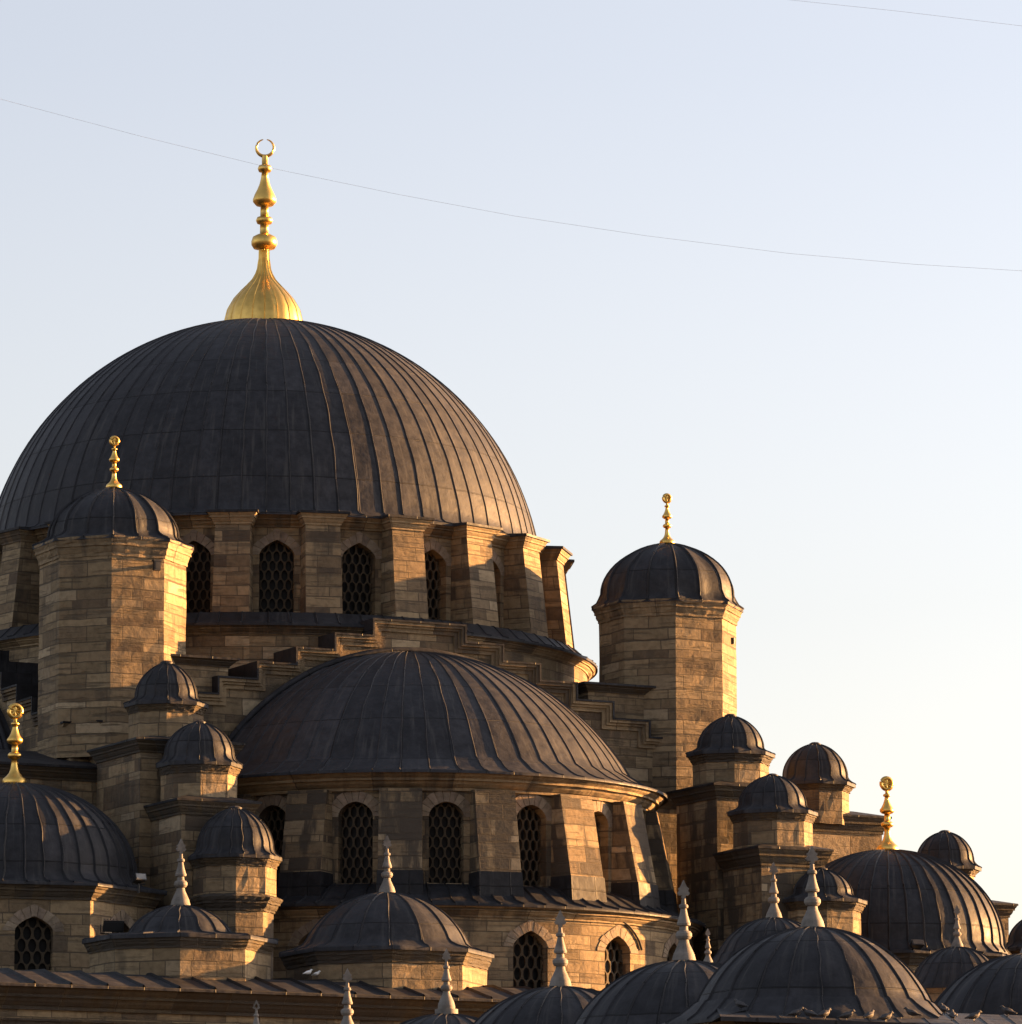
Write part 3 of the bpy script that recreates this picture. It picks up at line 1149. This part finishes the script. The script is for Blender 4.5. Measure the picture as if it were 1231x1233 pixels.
    for i in range(41):
        e = rad(33) + rad(114) * i / 40
        u, z = (Rs + .03) * cos(e), zs + (Rs + .03) * sin(e) + o
        pts.append((sin(a) * .72 + cos(a) * u, -cos(a) * .72 + sin(a) * u, z))
    fl.tube(pts, .10, 8)
    fl.build('flashing', M_LEADE, root)
    return root
half_dome(0, 'broad lead half dome in the centre with buttresses and lattice windows on two storeys')
half_dome(-pi / 2, 'left side half dome, only a dark sliver behind the left tower')

# ------------------------------------------------------------------ octagonal corner towers
def tower(px, Y, ys, hws, yfin, label):
    root, Rb, X = octagon_turret('corner_tower', px, Y, ys, hws, label, 'tower', 'octagonal corner towers', npan=16,
                                 finial=('gold', yfin), drum_mat=M_TOWER, corn_mat=M_CORN, sag=.09, seam=.06)
    return root
tower(137, -12.8, (588, 644, 669, 900), (78, 97, 88), 525, 'octagonal stone tower in front of the great dome with a fluted lead cap')
tower(804, -4.2, (655, 720, 741, 952), (80, 92, 83), 594, 'octagonal stone tower standing clear against the sky right of the great dome')

# ------------------------------------------------------------------ turret stacks on their piers
SG = 'small domed turrets on the buttress steps'
octagon_turret('domed_turret', 200, -16.4, (798, 843, 856, 893), (41, 51, 45), 'small domed turret right against the foot of the left tower, topmost of the left three', 'turret', SG)
octagon_turret('domed_turret', 240, -18.8, (870, 916, 930, 966), (46, 52, 46), 'small domed turret on a square pier, middle one of the left three', 'turret', SG)
octagon_turret('domed_turret', 283, -20.3, (973, 1028, 1042, 1080), (51, 57, 50), 'small round topped turret with a sooty double cornice, lowest of the left three', 'turret', SG, npan=20,
               base_tier=(59, 1078, 1096, 47))
octagon_turret('domed_turret', 880, -7.9, (862, 903, 917, 948), (44, 54, 46), 'small domed turret directly in front of the foot of the right tower', 'turret', SG)
octagon_turret('domed_turret', 931, -10.4, (934, 974, 987, 1022), (45, 55, 48), 'small domed turret on a tall square pier, middle one of the right three', 'turret', SG)
octagon_turret('domed_turret', 990, -11.2, (1047, 1081, 1095, 1145), (41, 55, 47), 'small domed turret low behind the big foreground dome with the grey finial', 'turret', SG)
octagon_turret('domed_turret', 982, -1.7, (896, 940, 951, 982), (43, 49, 41), 'small brownish domed turret against the sky, right of the two stepping turrets', 'turret', SG)
octagon_turret('domed_turret', 1139, .4, (1002, 1042, 1053, 1095), (38, 44, 35), 'small domed turret against the sky behind the large right dome', 'turret', SG)
pier('buttress_pier', 200, -16.4, 1.9, 1.75, 888, 904, 'square pier carrying the topmost left turret beside the tower')
pier('buttress_pier', 240, -18.8, 1.5, 1.33, 961, 979, 'square pier carrying the middle left turret')
pier('buttress_pier', 880, -7.9, 1.53, 1.46, 943, 960, 'square pier under the turret at the foot of the right tower', mat=M_HALF)
pier('buttress_pier', 931, -10.4, 1.42, 1.33, 1019, 1041, 'tall square pier in front, carrying the second turret of the right stack', mat=M_HALF)
pier('buttress_pier', 990, -1.0, 1.5, 1.75, 978, 999, 'square pier carrying the brownish turret that stands against the sky')
pier('buttress_pier', 1143, 1.6, 1.5, 1.75, 1084, 1100, 'low square pier half hidden behind the large right dome')

# wall running left from the left tower
def flank(name, d0, d1, t0, t1, py, pxr, label, mat=M_WALL, lowz=8, th=.4, rise=.85):
    p = at_d(pxr, py, d1)
    zt = p.z
    root = thing(name, (*nt_xy((d0 + d1) / 2, (t0 + t1) / 2), lowz), label, 'wall')
    cxy = nt_xy((d0 + d1) / 2, (t0 + t1) / 2)
    def R4(e, z):
        return [(nt_xy(d, t)[0] - cxy[0], nt_xy(d, t)[1] - cxy[1], z) for d, t in ((d1 + e, t0 - e), (d1 + e, t1 + e), (d0 - e, t1 + e), (d0 - e, t0 - e))]
    b = MB(); b.hexa(R4(0, 0) + R4(0, zt - lowz - th)); b.build('masonry', mat, root)
    c = MB()
    pr = moulding(0, .26, zt - lowz - th, zt - lowz)
    for i in range(len(pr) - 1):
        a, d = R4(pr[i][0], pr[i][1]), R4(pr[i + 1][0], pr[i + 1][1])
        for k in range(4):
            j = (k + 1) % 4
            w = (Vector(a[j]) - Vector(a[k])).length
            c.face([a[k], a[j], d[j], d[k]], [(0, pr[i][1]), (w, pr[i][1]), (w, pr[i + 1][1]), (0, pr[i + 1][1])])
    c.build('cornice', M_CORNB, root)
    l = MB()
    e, f = R4(.28, zt - lowz - .04), R4(.28, zt - lowz + .03)
    dm = (d0 + d1) / 2
    top = [(nt_xy(d, t)[0] - cxy[0], nt_xy(d, t)[1] - cxy[1], zt - lowz + rise) for d, t in ((d0 + .3, t0), (d0 + .3, t1), (d0, t1), (d0, t0))]
    for k in range(4):
        j = (k + 1) % 4
        l.face([e[k], e[j], f[j], f[k]])
        l.face([f[k], f[j], top[j], top[k]])
    l.face(top)
    l.build('lead_capping', M_LEADE, root)
    return root
flank('connecting_wall', 8.8, 11.0, 6.2, 8.4, 824, 720, 'short dark capped wall between the stepped arch wall and the right tower', th=.25, rise=.12)
flank('connecting_wall', 8.8, 11.0, -8.4, -6.2, 792, 240, 'short pale wall stub between the stepped arch wall and the left tower', th=.25, rise=.12)
flank('connecting_wall', 8.0, 11.6, 7.0, 12.0, 958, 800, 'shaded wall between the half dome and the square piers on the right', M_HALF, lowz=9)
octagon_turret('domed_turret', 1262, -3.0, (1098, 1140, 1152, 1200), (52, 60, 54), 'dark turret dome cut off by the right picture edge', 'turret', SG)
flank('flank_wall', 8.0, 11.7, -18, -9.5, 925, 100, 'stone wall with a lead ledge running left from the foot of the left tower')

# ------------------------------------------------------------------ corner domes with gilded finials
def corner_dome(px, Y, ys, Rd, Rc, yfin, label, octo, win=False, npan=40):
    ya, yc, yb, yl = ys
    za = zY(ya, Y)
    X = xY(px, Y, za)
    Rb = Rc - .35
    zt, zc, zb = zY(yc, Y - Rc * .95), zY(yb, Y - Rb * .95), zY(yl, Y - Rb * .95)
    root = thing('corner_dome', (X, Y, zb), label, 'dome', 'corner domes with gilded finials')
    o = -zb
    ph = octo + pi / 8
    w = MB()
    ap = Rb * cos(pi / 8)
    hw = Rb * sin(pi / 8)
    for k in range(8):
        th = octo + k * pi / 4
        def f(u, z, dep, th=th):
            x, y = u, -(ap - dep)
            return (x * cos(th) - y * sin(th), x * sin(th) + y * cos(th), z)
        zi, zs_, zap = zY(1168, Y - ap) + o, zY(1121, Y - ap) + o, zY(1103, Y - ap) + o
        if win:
            bay(w, f, -hw, hw, -1.0, zc + o + .02, .54, zi, zs_, zap, .4, uo=k * 2 * hw)
            if k in (0, 1, 7):
                add_window(root, CACHE, 'corner', flat_f(ap), (.54, zi, zs_, zap, .4), th, pw=.30, qh=.34)
        else:
            w.face([f(-hw, -3, 0), f(hw, -3, 0), f(hw, zc + o + .02, 0), f(-hw, zc + o + .02, 0)], [(0, 0), (2 * hw, 0), (2 * hw, zc + o + 3), (0, zc + o + 3)])
    w.build('drum_wall', M_LOW, root)
    c = MB()
    lathe(c, moulding(Rb, Rc, zc + o, zt + o), 8, ph, sub=10, jit=.013)
    c.build('cornice', M_CORNB, root)
    pr = [(Rc + .03, zt + o - .05), (Rc + .03, zt + o + .03), (Rc * .93, zt + o + .08), (Rd + .25, zt + o + .17), (Rd + .06, zt + o + .34)]
    z1 = zt + o + .45
    h2 = za + o - z1
    for i in range(21):
        a = pi / 2 * i / 20
        pr.append((max(.004, Rd * cos(a)), z1 + h2 * sin(a)))
    d = MB()
    wf = [1, 1, 1, .3, .05] + [0] * 40
    domemesh(d, pr, npan, ph, q=4, sag=.006, octw=lambda i: wf[i], octph=ph, seam_w=.065, seam_h=.05)
    d.build('dome_roof', M_LEAD2, root)
    zf = zY(yfin, Y)
    gold_finial(root, za + o - .08, zf - za + .08, rot=.3)
    return root
corner_dome(17, -19.9, (945, 1062, 1082, 1170), 3.55, 4.5, 847, 'large lead dome at the left picture edge with a bright gilded finial', rad(15), True)
corner_dome(1069, -6.5, (1025, 1146, 1163, 1230), 3.62, 4.3, 935, 'large lead dome on the right, half lit, with a gilded finial', A)

# ------------------------------------------------------------------ hall roof and its front wall
DE = 26.6                                            # eave line in front
pu = at_d(57, 1168, 19.2)
pe = at_d(240, 1192, DE)
zu, ze = pu.z, pe.z
hall = thing('prayer_hall_front', (*nt_xy(19, 0), 0), 'lower front wall of the mosque with a seamed lead eave at the bottom left', 'building')
hx, hy = nt_xy(19, 0)
def L(d, t, z):
    x, y = nt_xy(d, t)
    return (x - hx, y - hy, z)
r = MB()
t0, t1 = -34, 30
nb = 62
for k in range(nb):
    ta, tb = t0 + (t1 - t0) * k / nb, t0 + (t1 - t0) * (k + 1) / nb
    rows = [(DE + .03, ze - .06), (DE + .03, ze + .02), (DE - .3, ze + .09), (DE - 1.9, ze + .49), (18.0, ze + .75)]
    r.grid([[L(d, t, z) for t in (ta, tb)] for d, z in rows], [[(k + q_, i * 1.3) for q_ in (0, 1)] for i in range(len(rows))], False)
    sk = [(d, z) for d, z in rows[1:]]
    a = [L(d, ta - .05 + (DE - d) * .0, z) for d, z in sk]
    b = [L(d, ta, z + .07) for d, z in sk]
    c_ = [L(d, ta + .05, z) for d, z in sk]
    r.grid([a, b], [[(k, i) for i in range(len(a))]] * 2)
    r.grid([b, c_], [[(k, i) for i in range(len(a))]] * 2)
r.build('eave_roof', M_LEAD2, hall)
c = MB()
pr = moulding(0, .62, ze - .62, ze - .03)
for i in range(len(pr) - 1):
    for k in range(32):
        ta, tb = t0 + (t1 - t0) * k / 32, t0 + (t1 - t0) * (k + 1) / 32
        c.face([L(DE - .7 + pr[i][0], ta, pr[i][1]), L(DE - .7 + pr[i][0], tb, pr[i][1]), L(DE - .7 + pr[i + 1][0], tb, pr[i + 1][1]), L(DE - .7 + pr[i + 1][0], ta, pr[i + 1][1])],
               [(ta, pr[i][1]), (tb, pr[i][1]), (tb, pr[i + 1][1] + .01), (ta, pr[i + 1][1] + .01)])
for za_, zb_, pj in ((ze - 1.02, ze - .92, .10), (ze - .92, ze - .86, .17)):
    extrude_poly(c, [(t0, za_), (t1, za_), (t1, zb_), (t0, zb_)], lambda u, z, d: L(DE - .7 - d, u, z), -pj, .05)
c.build('eave_cornice', M_CORNB, hall)
w = MB()
extrude_poly(w, [(t0, .02), (t1, .02), (t1, ze - .6), (t0, ze - .6)], lambda u, z, d: L(DE - .7 - d, u, z), 0, 9)
w.build('front_wall', M_WALL, hall)
hb_ = MB()
q1 = 18.9
hb_.hexa([L(q1, -22, .02), L(q1, 22, .02), L(-19, 22, .02), L(-19, -22, .02), L(q1, -22, ze + .68), L(q1, 22, ze + .68), L(-19, 22, ze + .68), L(-19, -22, ze + .68)])
hb_.build('hall_body', M_WALL, hall)

# small octagonal domes with stone finials on the hall roof
VG = 'low octagonal domes with stone finials on the hall roof'
def v_dome(px, ys, hws, yfin, label):
    p = at_d(px, ys[2], 22.8)
    octagon_turret('octagonal_dome', px, p.y, ys, hws, label, 'dome', VG, npan=16, finial=('stone', yfin, .35), seam=.05, e0=rad(22))
v_dome(217, (1091, 1124, 1141, 1182), (62, 118, 109), 1010, 'low octagonal lead dome in front of the left turrets with a sunlit stone finial')
v_dome(466, (1076, 1140, 1159, 1204), (98, 130, 121), 1006, 'low octagonal lead dome with a stone finial, in front of the central half dome')

# ------------------------------------------------------------------ foreground arcade domes
AG = 'arcade domes in the foreground'
def arcade(px, depth, apex, hwR, yfin, label, H=1.0, npan=22, base=False, pierced=False, skirt=True, rot=.15, group=AG, bodyh=3.0):
    Y = CAMY + depth
    za = zY(apex, Y)
    X = xY(px, Y, za)
    m = mpp(Y, za)
    R = hwR * m
    e0 = rad(25)
    Rs_ = R
    H = 1 - sin(e0)
    R = Rs_ * cos(e0)                                   # base radius of the spherical cap
    H = H * Rs_ / R
    root = thing('arcade_dome', (X, Y, za - R * H - .5), label, 'dome', group)
    z0 = .5
    pr = [(R * 1.30, z0 - .42), (R * 1.30, z0 - .36), (R * 1.18, z0 - .24), (R * 1.08, z0 - .11), (R * 1.03, z0 - .03)]
    for i in range(19):
        a = e0 + (pi / 2 - e0) * i / 18
        pr.append((max(.004, Rs_ * cos(a)), z0 + Rs_ * (sin(a) - sin(e0))))
    d = MB()
    wf = [1, 1, .7, .2, 0] + [0] * 30
    domemesh(d, pr, npan, A + pi / 8, q=4, sag=.006, octw=lambda i: wf[i], octph=A + pi / 8, seam_w=.036, seam_h=.028)
    d.build('dome_roof', M_LEAD2, root)
    b = MB()
    lathe(b, [(R * 1.2, z0 - .42 - bodyh), (R * 1.2, z0 - .5)] + moulding(R * 1.2, R * 1.28, z0 - .55, z0 - .42), 8, A + pi / 8)
    b.build('body', M_LOW, root)
    zf = zY(yfin, Y)
    top = R * H + z0
    if base:
        stone_finial(root, top + .12, zf - za - .12, rot, pierced, True)
    else:
        stone_finial(root, top - .05, zf - za + .05, rot, pierced)
    return root, R, za
arcade(308, 122, 1262, 118, 1204, 'arcade dome below the picture edge, only its small pierced spearhead in view', pierced=True, H=.8)
arcade(418, 114, 1244, 125, 1166, 'arcade dome below the picture edge whose slim pale finial stands against the eave', H=.8)
arcade(538, 106.5, 1222, 134, 1142, 'arcade dome showing only its crown with a finial on a round block', base=True, H=.8)
arcade(675, 98.5, 1189, 144, 1096, 'dark arcade dome with a pale finial below the two lower lattice windows', H=.8)
arcade(824, 92, 1158, 154, 1060, 'dark arcade dome with a grey stone finial, directly left of the biggest foreground dome', H=.8)
big, BR, Bza = arcade(979, 85, 1118, 156, 1018, 'biggest foreground dome with pigeons on its skirt and a tall grey stone finial', H=.66)
arcade(932, 127, 1106, 76, 1038, 'small dim dome with a small finial peeking out behind the biggest foreground dome', group=None)
arcade(853, 120, 1160, 66, 1118, 'small dome whose little finial shows behind the dark arcade dome', group=None)
arcade(1153, 133, 1141, 58, 1090, 'small dark dome with a short dim finial in front of the large half lit dome', group=None)
arcade(1238, 90, 1150, 138, 1085, 'dark arcade dome cut off by the right picture edge', H=.66)

# arcade roof under the foreground domes
def arcade_roof():
    Y4 = CAMY + 85
    p = at(975, 1207, Y4)
    zr = p.z - .30
    root = thing('arcade_roof', (p.x, Y4, 0), 'sloping lead roof of the foreground arcade, lit along its edge, under the pigeons', 'roof')
    X0, Y0 = p.x, Y4
    y0 = -3.3
    e = [at(868, 1224, Y4 + y0), at(1300, 1239, Y4 + y0 + .6)]
    a, b = e
    L_ = lambda v: (v[0] - X0, v[1] - Y0, v[2])
    m = MB()
    n = 12
    for k in range(n):
        u0, u1 = k / n, (k + 1) / n
        f0, f1 = a.lerp(b, u0), a.lerp(b, u1)
        g0 = Vector((f0.x + .0, f0.y + 2.6, f0.z + .36)); g1 = Vector((f1.x + .0, f1.y + 2.6, f1.z + .36))
        m.face([L_(f0), L_(f1), L_(g1), L_(g0)], [(k, 0), (k + 1, 0), (k + 1, 3), (k, 3)])
        m.face([L_(f0 - Vector((0, 0, .07))), L_(f1 - Vector((0, 0, .07))), L_(f1), L_(f0)])
        if k:
            m.tube([L_(f0 + Vector((0, .05, -.01))), L_(g0 + Vector((0, 0, -.01)))], .028, 6)
    # left hip
    g0 = Vector((a.x + .9, a.y + 2.6, a.z + .36))
    h0 = Vector((a.x - .3, a.y + 3.2, a.z - .05))
    m.face([L_(h0), L_(a), L_(g0)])
    m.build('lead_sheet', M_LEAD2, root)
    w = MB()
    a2, b2 = a + Vector((.25, .3, 0)), b + Vector((.2, .3, 0))
    c2, d2 = b2 + Vector((0, 5, 0)), a2 + Vector((-1.2, 5, 0))
    zt = min(a.z, b.z) - .08
    w.hexa([L_((v.x, v.y, .02)) for v in (a2, b2, c2, d2)] + [L_((v.x, v.y, zt)) for v in (a2, b2, c2, d2)])
    w.build('arcade_wall', M_LOW, root)
    return a, b
EA, EB = arcade_roof()
def under(pts, name, label, mat):
    """plain arcade range carrying a row of domes: centre line, half width, top"""
    m = MB()
    for (p, q_, hw) in pts:
        d = (Vector(q_[:2]) - Vector(p[:2])).normalized()
        nx, ny = -d.y * hw, d.x * hw
        m.hexa([(p[0] + nx, p[1] + ny, .02), (p[0] - nx, p[1] - ny, .02), (q_[0] - nx, q_[1] - ny, .02), (q_[0] + nx, q_[1] + ny, .02),
                (p[0] + nx, p[1] + ny, p[2]), (p[0] - nx, p[1] - ny, p[2]), (q_[0] - nx, q_[1] - ny, q_[2]), (q_[0] + nx, q_[1] + ny, q_[2])])
    return tag(m.build(name, mat), label, 'building')
w3 = at(824, 1158, CAMY + 92); w6 = at(250, 1285, CAMY + 126)
under([((w3.x, w3.y - 3.6, w3.z - 2.9), (w6.x, w6.y, w6.z - 2.6), 2.9)], 'courtyard_arcade', 'stone arcade range below the picture edge that carries the row of foreground domes', M_LOW)

# ------------------------------------------------------------------ small fittings
def floodlight(px, py, Y, w_, h_, label, yaw, tilt=-.3, gm_=None):
    p = at(px, py, Y)
    s_ = mpp(Y, p.z)
    wm, hm = w_ * s_, h_ * s_
    root = thing('floodlight', p, label, 'floodlight', 'floodlights')
    root.rotation_euler = (0, 0, yaw)
    Mx = Matrix.Rotation(tilt, 4, 'X')
    b = MB()
    b.hexa([Mx @ Vector(v) for v in [(-wm / 2, -.14, -hm / 2), (wm / 2, -.14, -hm / 2), (wm / 2 * .7, .16, -hm / 2 * .6), (-wm / 2 * .7, .16, -hm / 2 * .6),
                                       (-wm / 2, -.14, hm / 2), (wm / 2, -.14, hm / 2), (wm / 2 * .7, .16, hm / 2 * .6), (-wm / 2 * .7, .16, hm / 2 * .6)]])
    for q_ in range(5):
        x = -wm * .3 + wm * .6 * q_ / 4
        b.box((x - .012, .1, -hm * .36), (x + .012, .22, hm * .36), Mx)
    b.build('housing', M_BLACK, root)
    g_ = MB(); g_.box((-wm * .43, -.155, -hm * .38), (wm * .43, -.143, hm * .38), Mx); g_.build('glass', gm_ or M_BLACK, root)
    k_ = MB()
    k_.tube([(-wm / 2 - .03, 0, 0), (-wm / 2 - .03, 0, -hm * .75), (wm / 2 + .03, 0, -hm * .75), (wm / 2 + .03, 0, 0)], .018, 6)
    k_.tube([(0, 0, -hm * .75), (0, 0, -hm * .75 - .25)], .03, 6)
    k_.build('bracket', M_BLACK, root)
floodlight(135, 1114, -26.0, 26, 14, 'black rectangular floodlight beside the low octagonal dome at the left', rad(20), .35)
floodlight(167, 1058, -22.4, 15, 9, 'small floodlight with a pale glass on the skirt of the left edge dome', rad(35), -.35, M_GREYP)
floodlight(1104, 1138, -10.4, 16, 8, 'small black floodlight at the base of the large right dome', rad(20), -.6)

def wallbox(px, py, Y, label, th, out):
    p = at(px, py, Y)
    root = thing('wall_lamp', p, label, 'lamp')
    root.rotation_euler = (0, 0, th)
    root.scale = (out,) * 3
    b = MB(); b.box((-.10, -.12, -.16), (.10, .02, .16)); b.box((-.13, -.14, .12), (.13, .02, .17)); b.build('housing', M_BLACK, root)
    b = MB(); b.box((-.07, -.132, -.11), (.07, -.122, .08)); b.build('glass', M_BLACK, root)
    b = MB(); b.box((-.03, -.03, -.05), (.03, .16, .05)); b.build('bracket', M_BLACK, root)
m_ = mpp(-12.8, 24)
tx, ty = xY(137, -12.8, 24), -12.8
ap = 88 * m_ * cos(pi / 8)
# right end of the front facet of the left tower
lx, ly = tx + NX * ap + TX * .55, ty + NY * ap + TY * .55
wallbox(188, 681, ly - .20, 'small dark lamp box high on the sunlit face of the left tower', A, 1.0)
m2 = mpp(-4.2, 22)
tx2, ty2 = xY(804, -4.2, 22), -4.2
th2 = A + pi / 4
ap2 = 83 * m2 * cos(pi / 8)
wx, wy = tx2 + sin(th2) * ap2, ty2 - cos(th2) * ap2
wallbox(882, 772, wy + .34, 'small dark lamp on the bright right face of the right tower', th2, .6)

# hose over the lower wall window
hs = MB()
R3 = 8.75 + .05
HCX, HCY = 10.8 * NX, 10.8 * NY
hp = []
for px, py in ((733, 1108), (741, 1106), (748, 1108), (757, 1115), (765, 1124), (770, 1133), (773, 1144)):
    # on the lower wall cylinder of the front half dome
    best = min((abs(xY(px, HCY - R3 * cos(t_), zY(py, HCY - R3 * cos(t_))) - (HCX + R3 * sin(t_))), t_) for t_ in [i * .004 for i in range(-100, 380)])
    t_ = best[1]
    hp.append((HCX + R3 * sin(t_), HCY - R3 * cos(t_), zY(py, HCY - R3 * cos(t_))))
hs.tube(hp, .035, 8)
tag(hs.build('cable', M_BLACK), 'black cable curving over the arch of the lower window right of the centre', 'cable')

# overhead wires
def wire(pts, Y, label):
    m = MB()
    P_ = [at(x, y, Y) for x, y in pts]
    fine = []
    for i in range(len(P_) - 1):
        for q_ in range(6):
            fine.append(P_[i].lerp(P_[i + 1], q_ / 6))
    fine.append(P_[-1])
    m.tube(fine, .0024, 6)
    tag(m.build('overhead_wire', M_WIRE), label, 'wire', 'overhead wires')
wire([(-300, 30), (0, 119), (170, 164), (330, 203), (480, 234), (620, 260), (780, 284), (950, 305), (1100, 318), (1231, 326), (1500, 334)], -75, 'thin wire sagging across the sky behind the tall gilded finial')
wire([(700, -36), (945, -1), (1080, 13), (1231, 31), (1500, 66)], -75, 'thin wire crossing the top right corner of the sky')

# birds
def bird(px, py, Y, mat, yaw, label, group, size=1.0):
    p = at(px, py, Y)
    root = thing('bird', p, label, 'bird', group)
    root.rotation_euler = (0, 0, yaw)
    root.scale = (size,) * 3
    b = MB()
    sp = [(-.20, 0, .055), (-.13, 0, .075), (-.07, 0, .095), (0, 0, .11), (.06, 0, .13), (.095, 0, .16), (.11, 0, .19), (.13, 0, .203), (.152, 0, .20), (.165, 0, .196), (.19, 0, .188)]
    rr = [.018, .032, .055, .07, .064, .045, .032, .034, .028, .012, .003]
    b.tube(sp, rr, 10)
    for i in range(len(b.v)):
        x, y, z = b.v[i]
        if x < -.1:
            b.v[i] = (x, y * 1.2, .06 + (z - .06) * .55)
    ob = b.build('body', mat, root)
    for s_ in (-1, 1):
        w = MB()
        w.tube([(.05, s_ * .055, .13), (-.02, s_ * .066, .115), (-.10, s_ * .05, .09), (-.19, s_ * .02, .07)], [.012, .03, .024, .004], 8)
        w.build('wing', mat, root)
        l = MB(); l.tube([(0, s_ * .025, .06), (.005, s_ * .025, 0), (.03, s_ * .025, -.004)], .007, 6); l.build('leg', M_BLACK, root)
YE = EA.y
PG = 'dark pigeons perched along the foreground roof edge'
bl = [(892, 1214, 1.2, 2.4, 'left of the others, on the skirt of the biggest dome'), (957, 1213, 1.6, .4, 'on the skirt directly under the middle of the biggest dome'),
      (959, 1224, .25, .3, 'at the left end of the roof edge row'), (976, 1225, .25, 2.8, 'second from the left end of the roof edge row'),
      (993, 1225, .25, .6, 'third from the left end of the roof edge row'), (1020, 1227, .2, .2, 'beside the first wide gap of the roof edge row'),
      (1047, 1227, .2, .9, 'between the two wide gaps of the roof edge row'), (1067, 1229, .1, .4, 'low at the edge before the second wide gap'),
      (1099, 1224, .5, 3.0, 'alone under the right rim of the biggest dome'), (1137, 1219, .9, 1.9, 'upright at the right foot of the biggest dome'),
      (1148, 1227, .2, 1.6, 'largest looking, upright, between the two right domes'), (1173, 1228, .2, .3, 'under the left rim of the dome at the right edge'),
      (1214, 1222, .7, 2.7, 'nearest to the right picture edge')]
for px, py, dy, yaw, wh in bl:
    t_ = (px - 868) / (1300 - 868)
    bird(px, py + 2, YE + dy + .4 * t_, M_BIRD, yaw, 'dark pigeon ' + wh, PG, .8)
pg = at_d(370, 1172, 24.3)
bird(371, 1175, pg.y, M_GULL, .5, 'white gull resting on the dark eave roof, left one of two', 'white gulls on the eave roof', .8)
bird(381, 1176, pg.y + .2, M_GULL, -.3, 'white gull resting on the dark eave roof, right one of two', 'white gulls on the eave roof', .7)
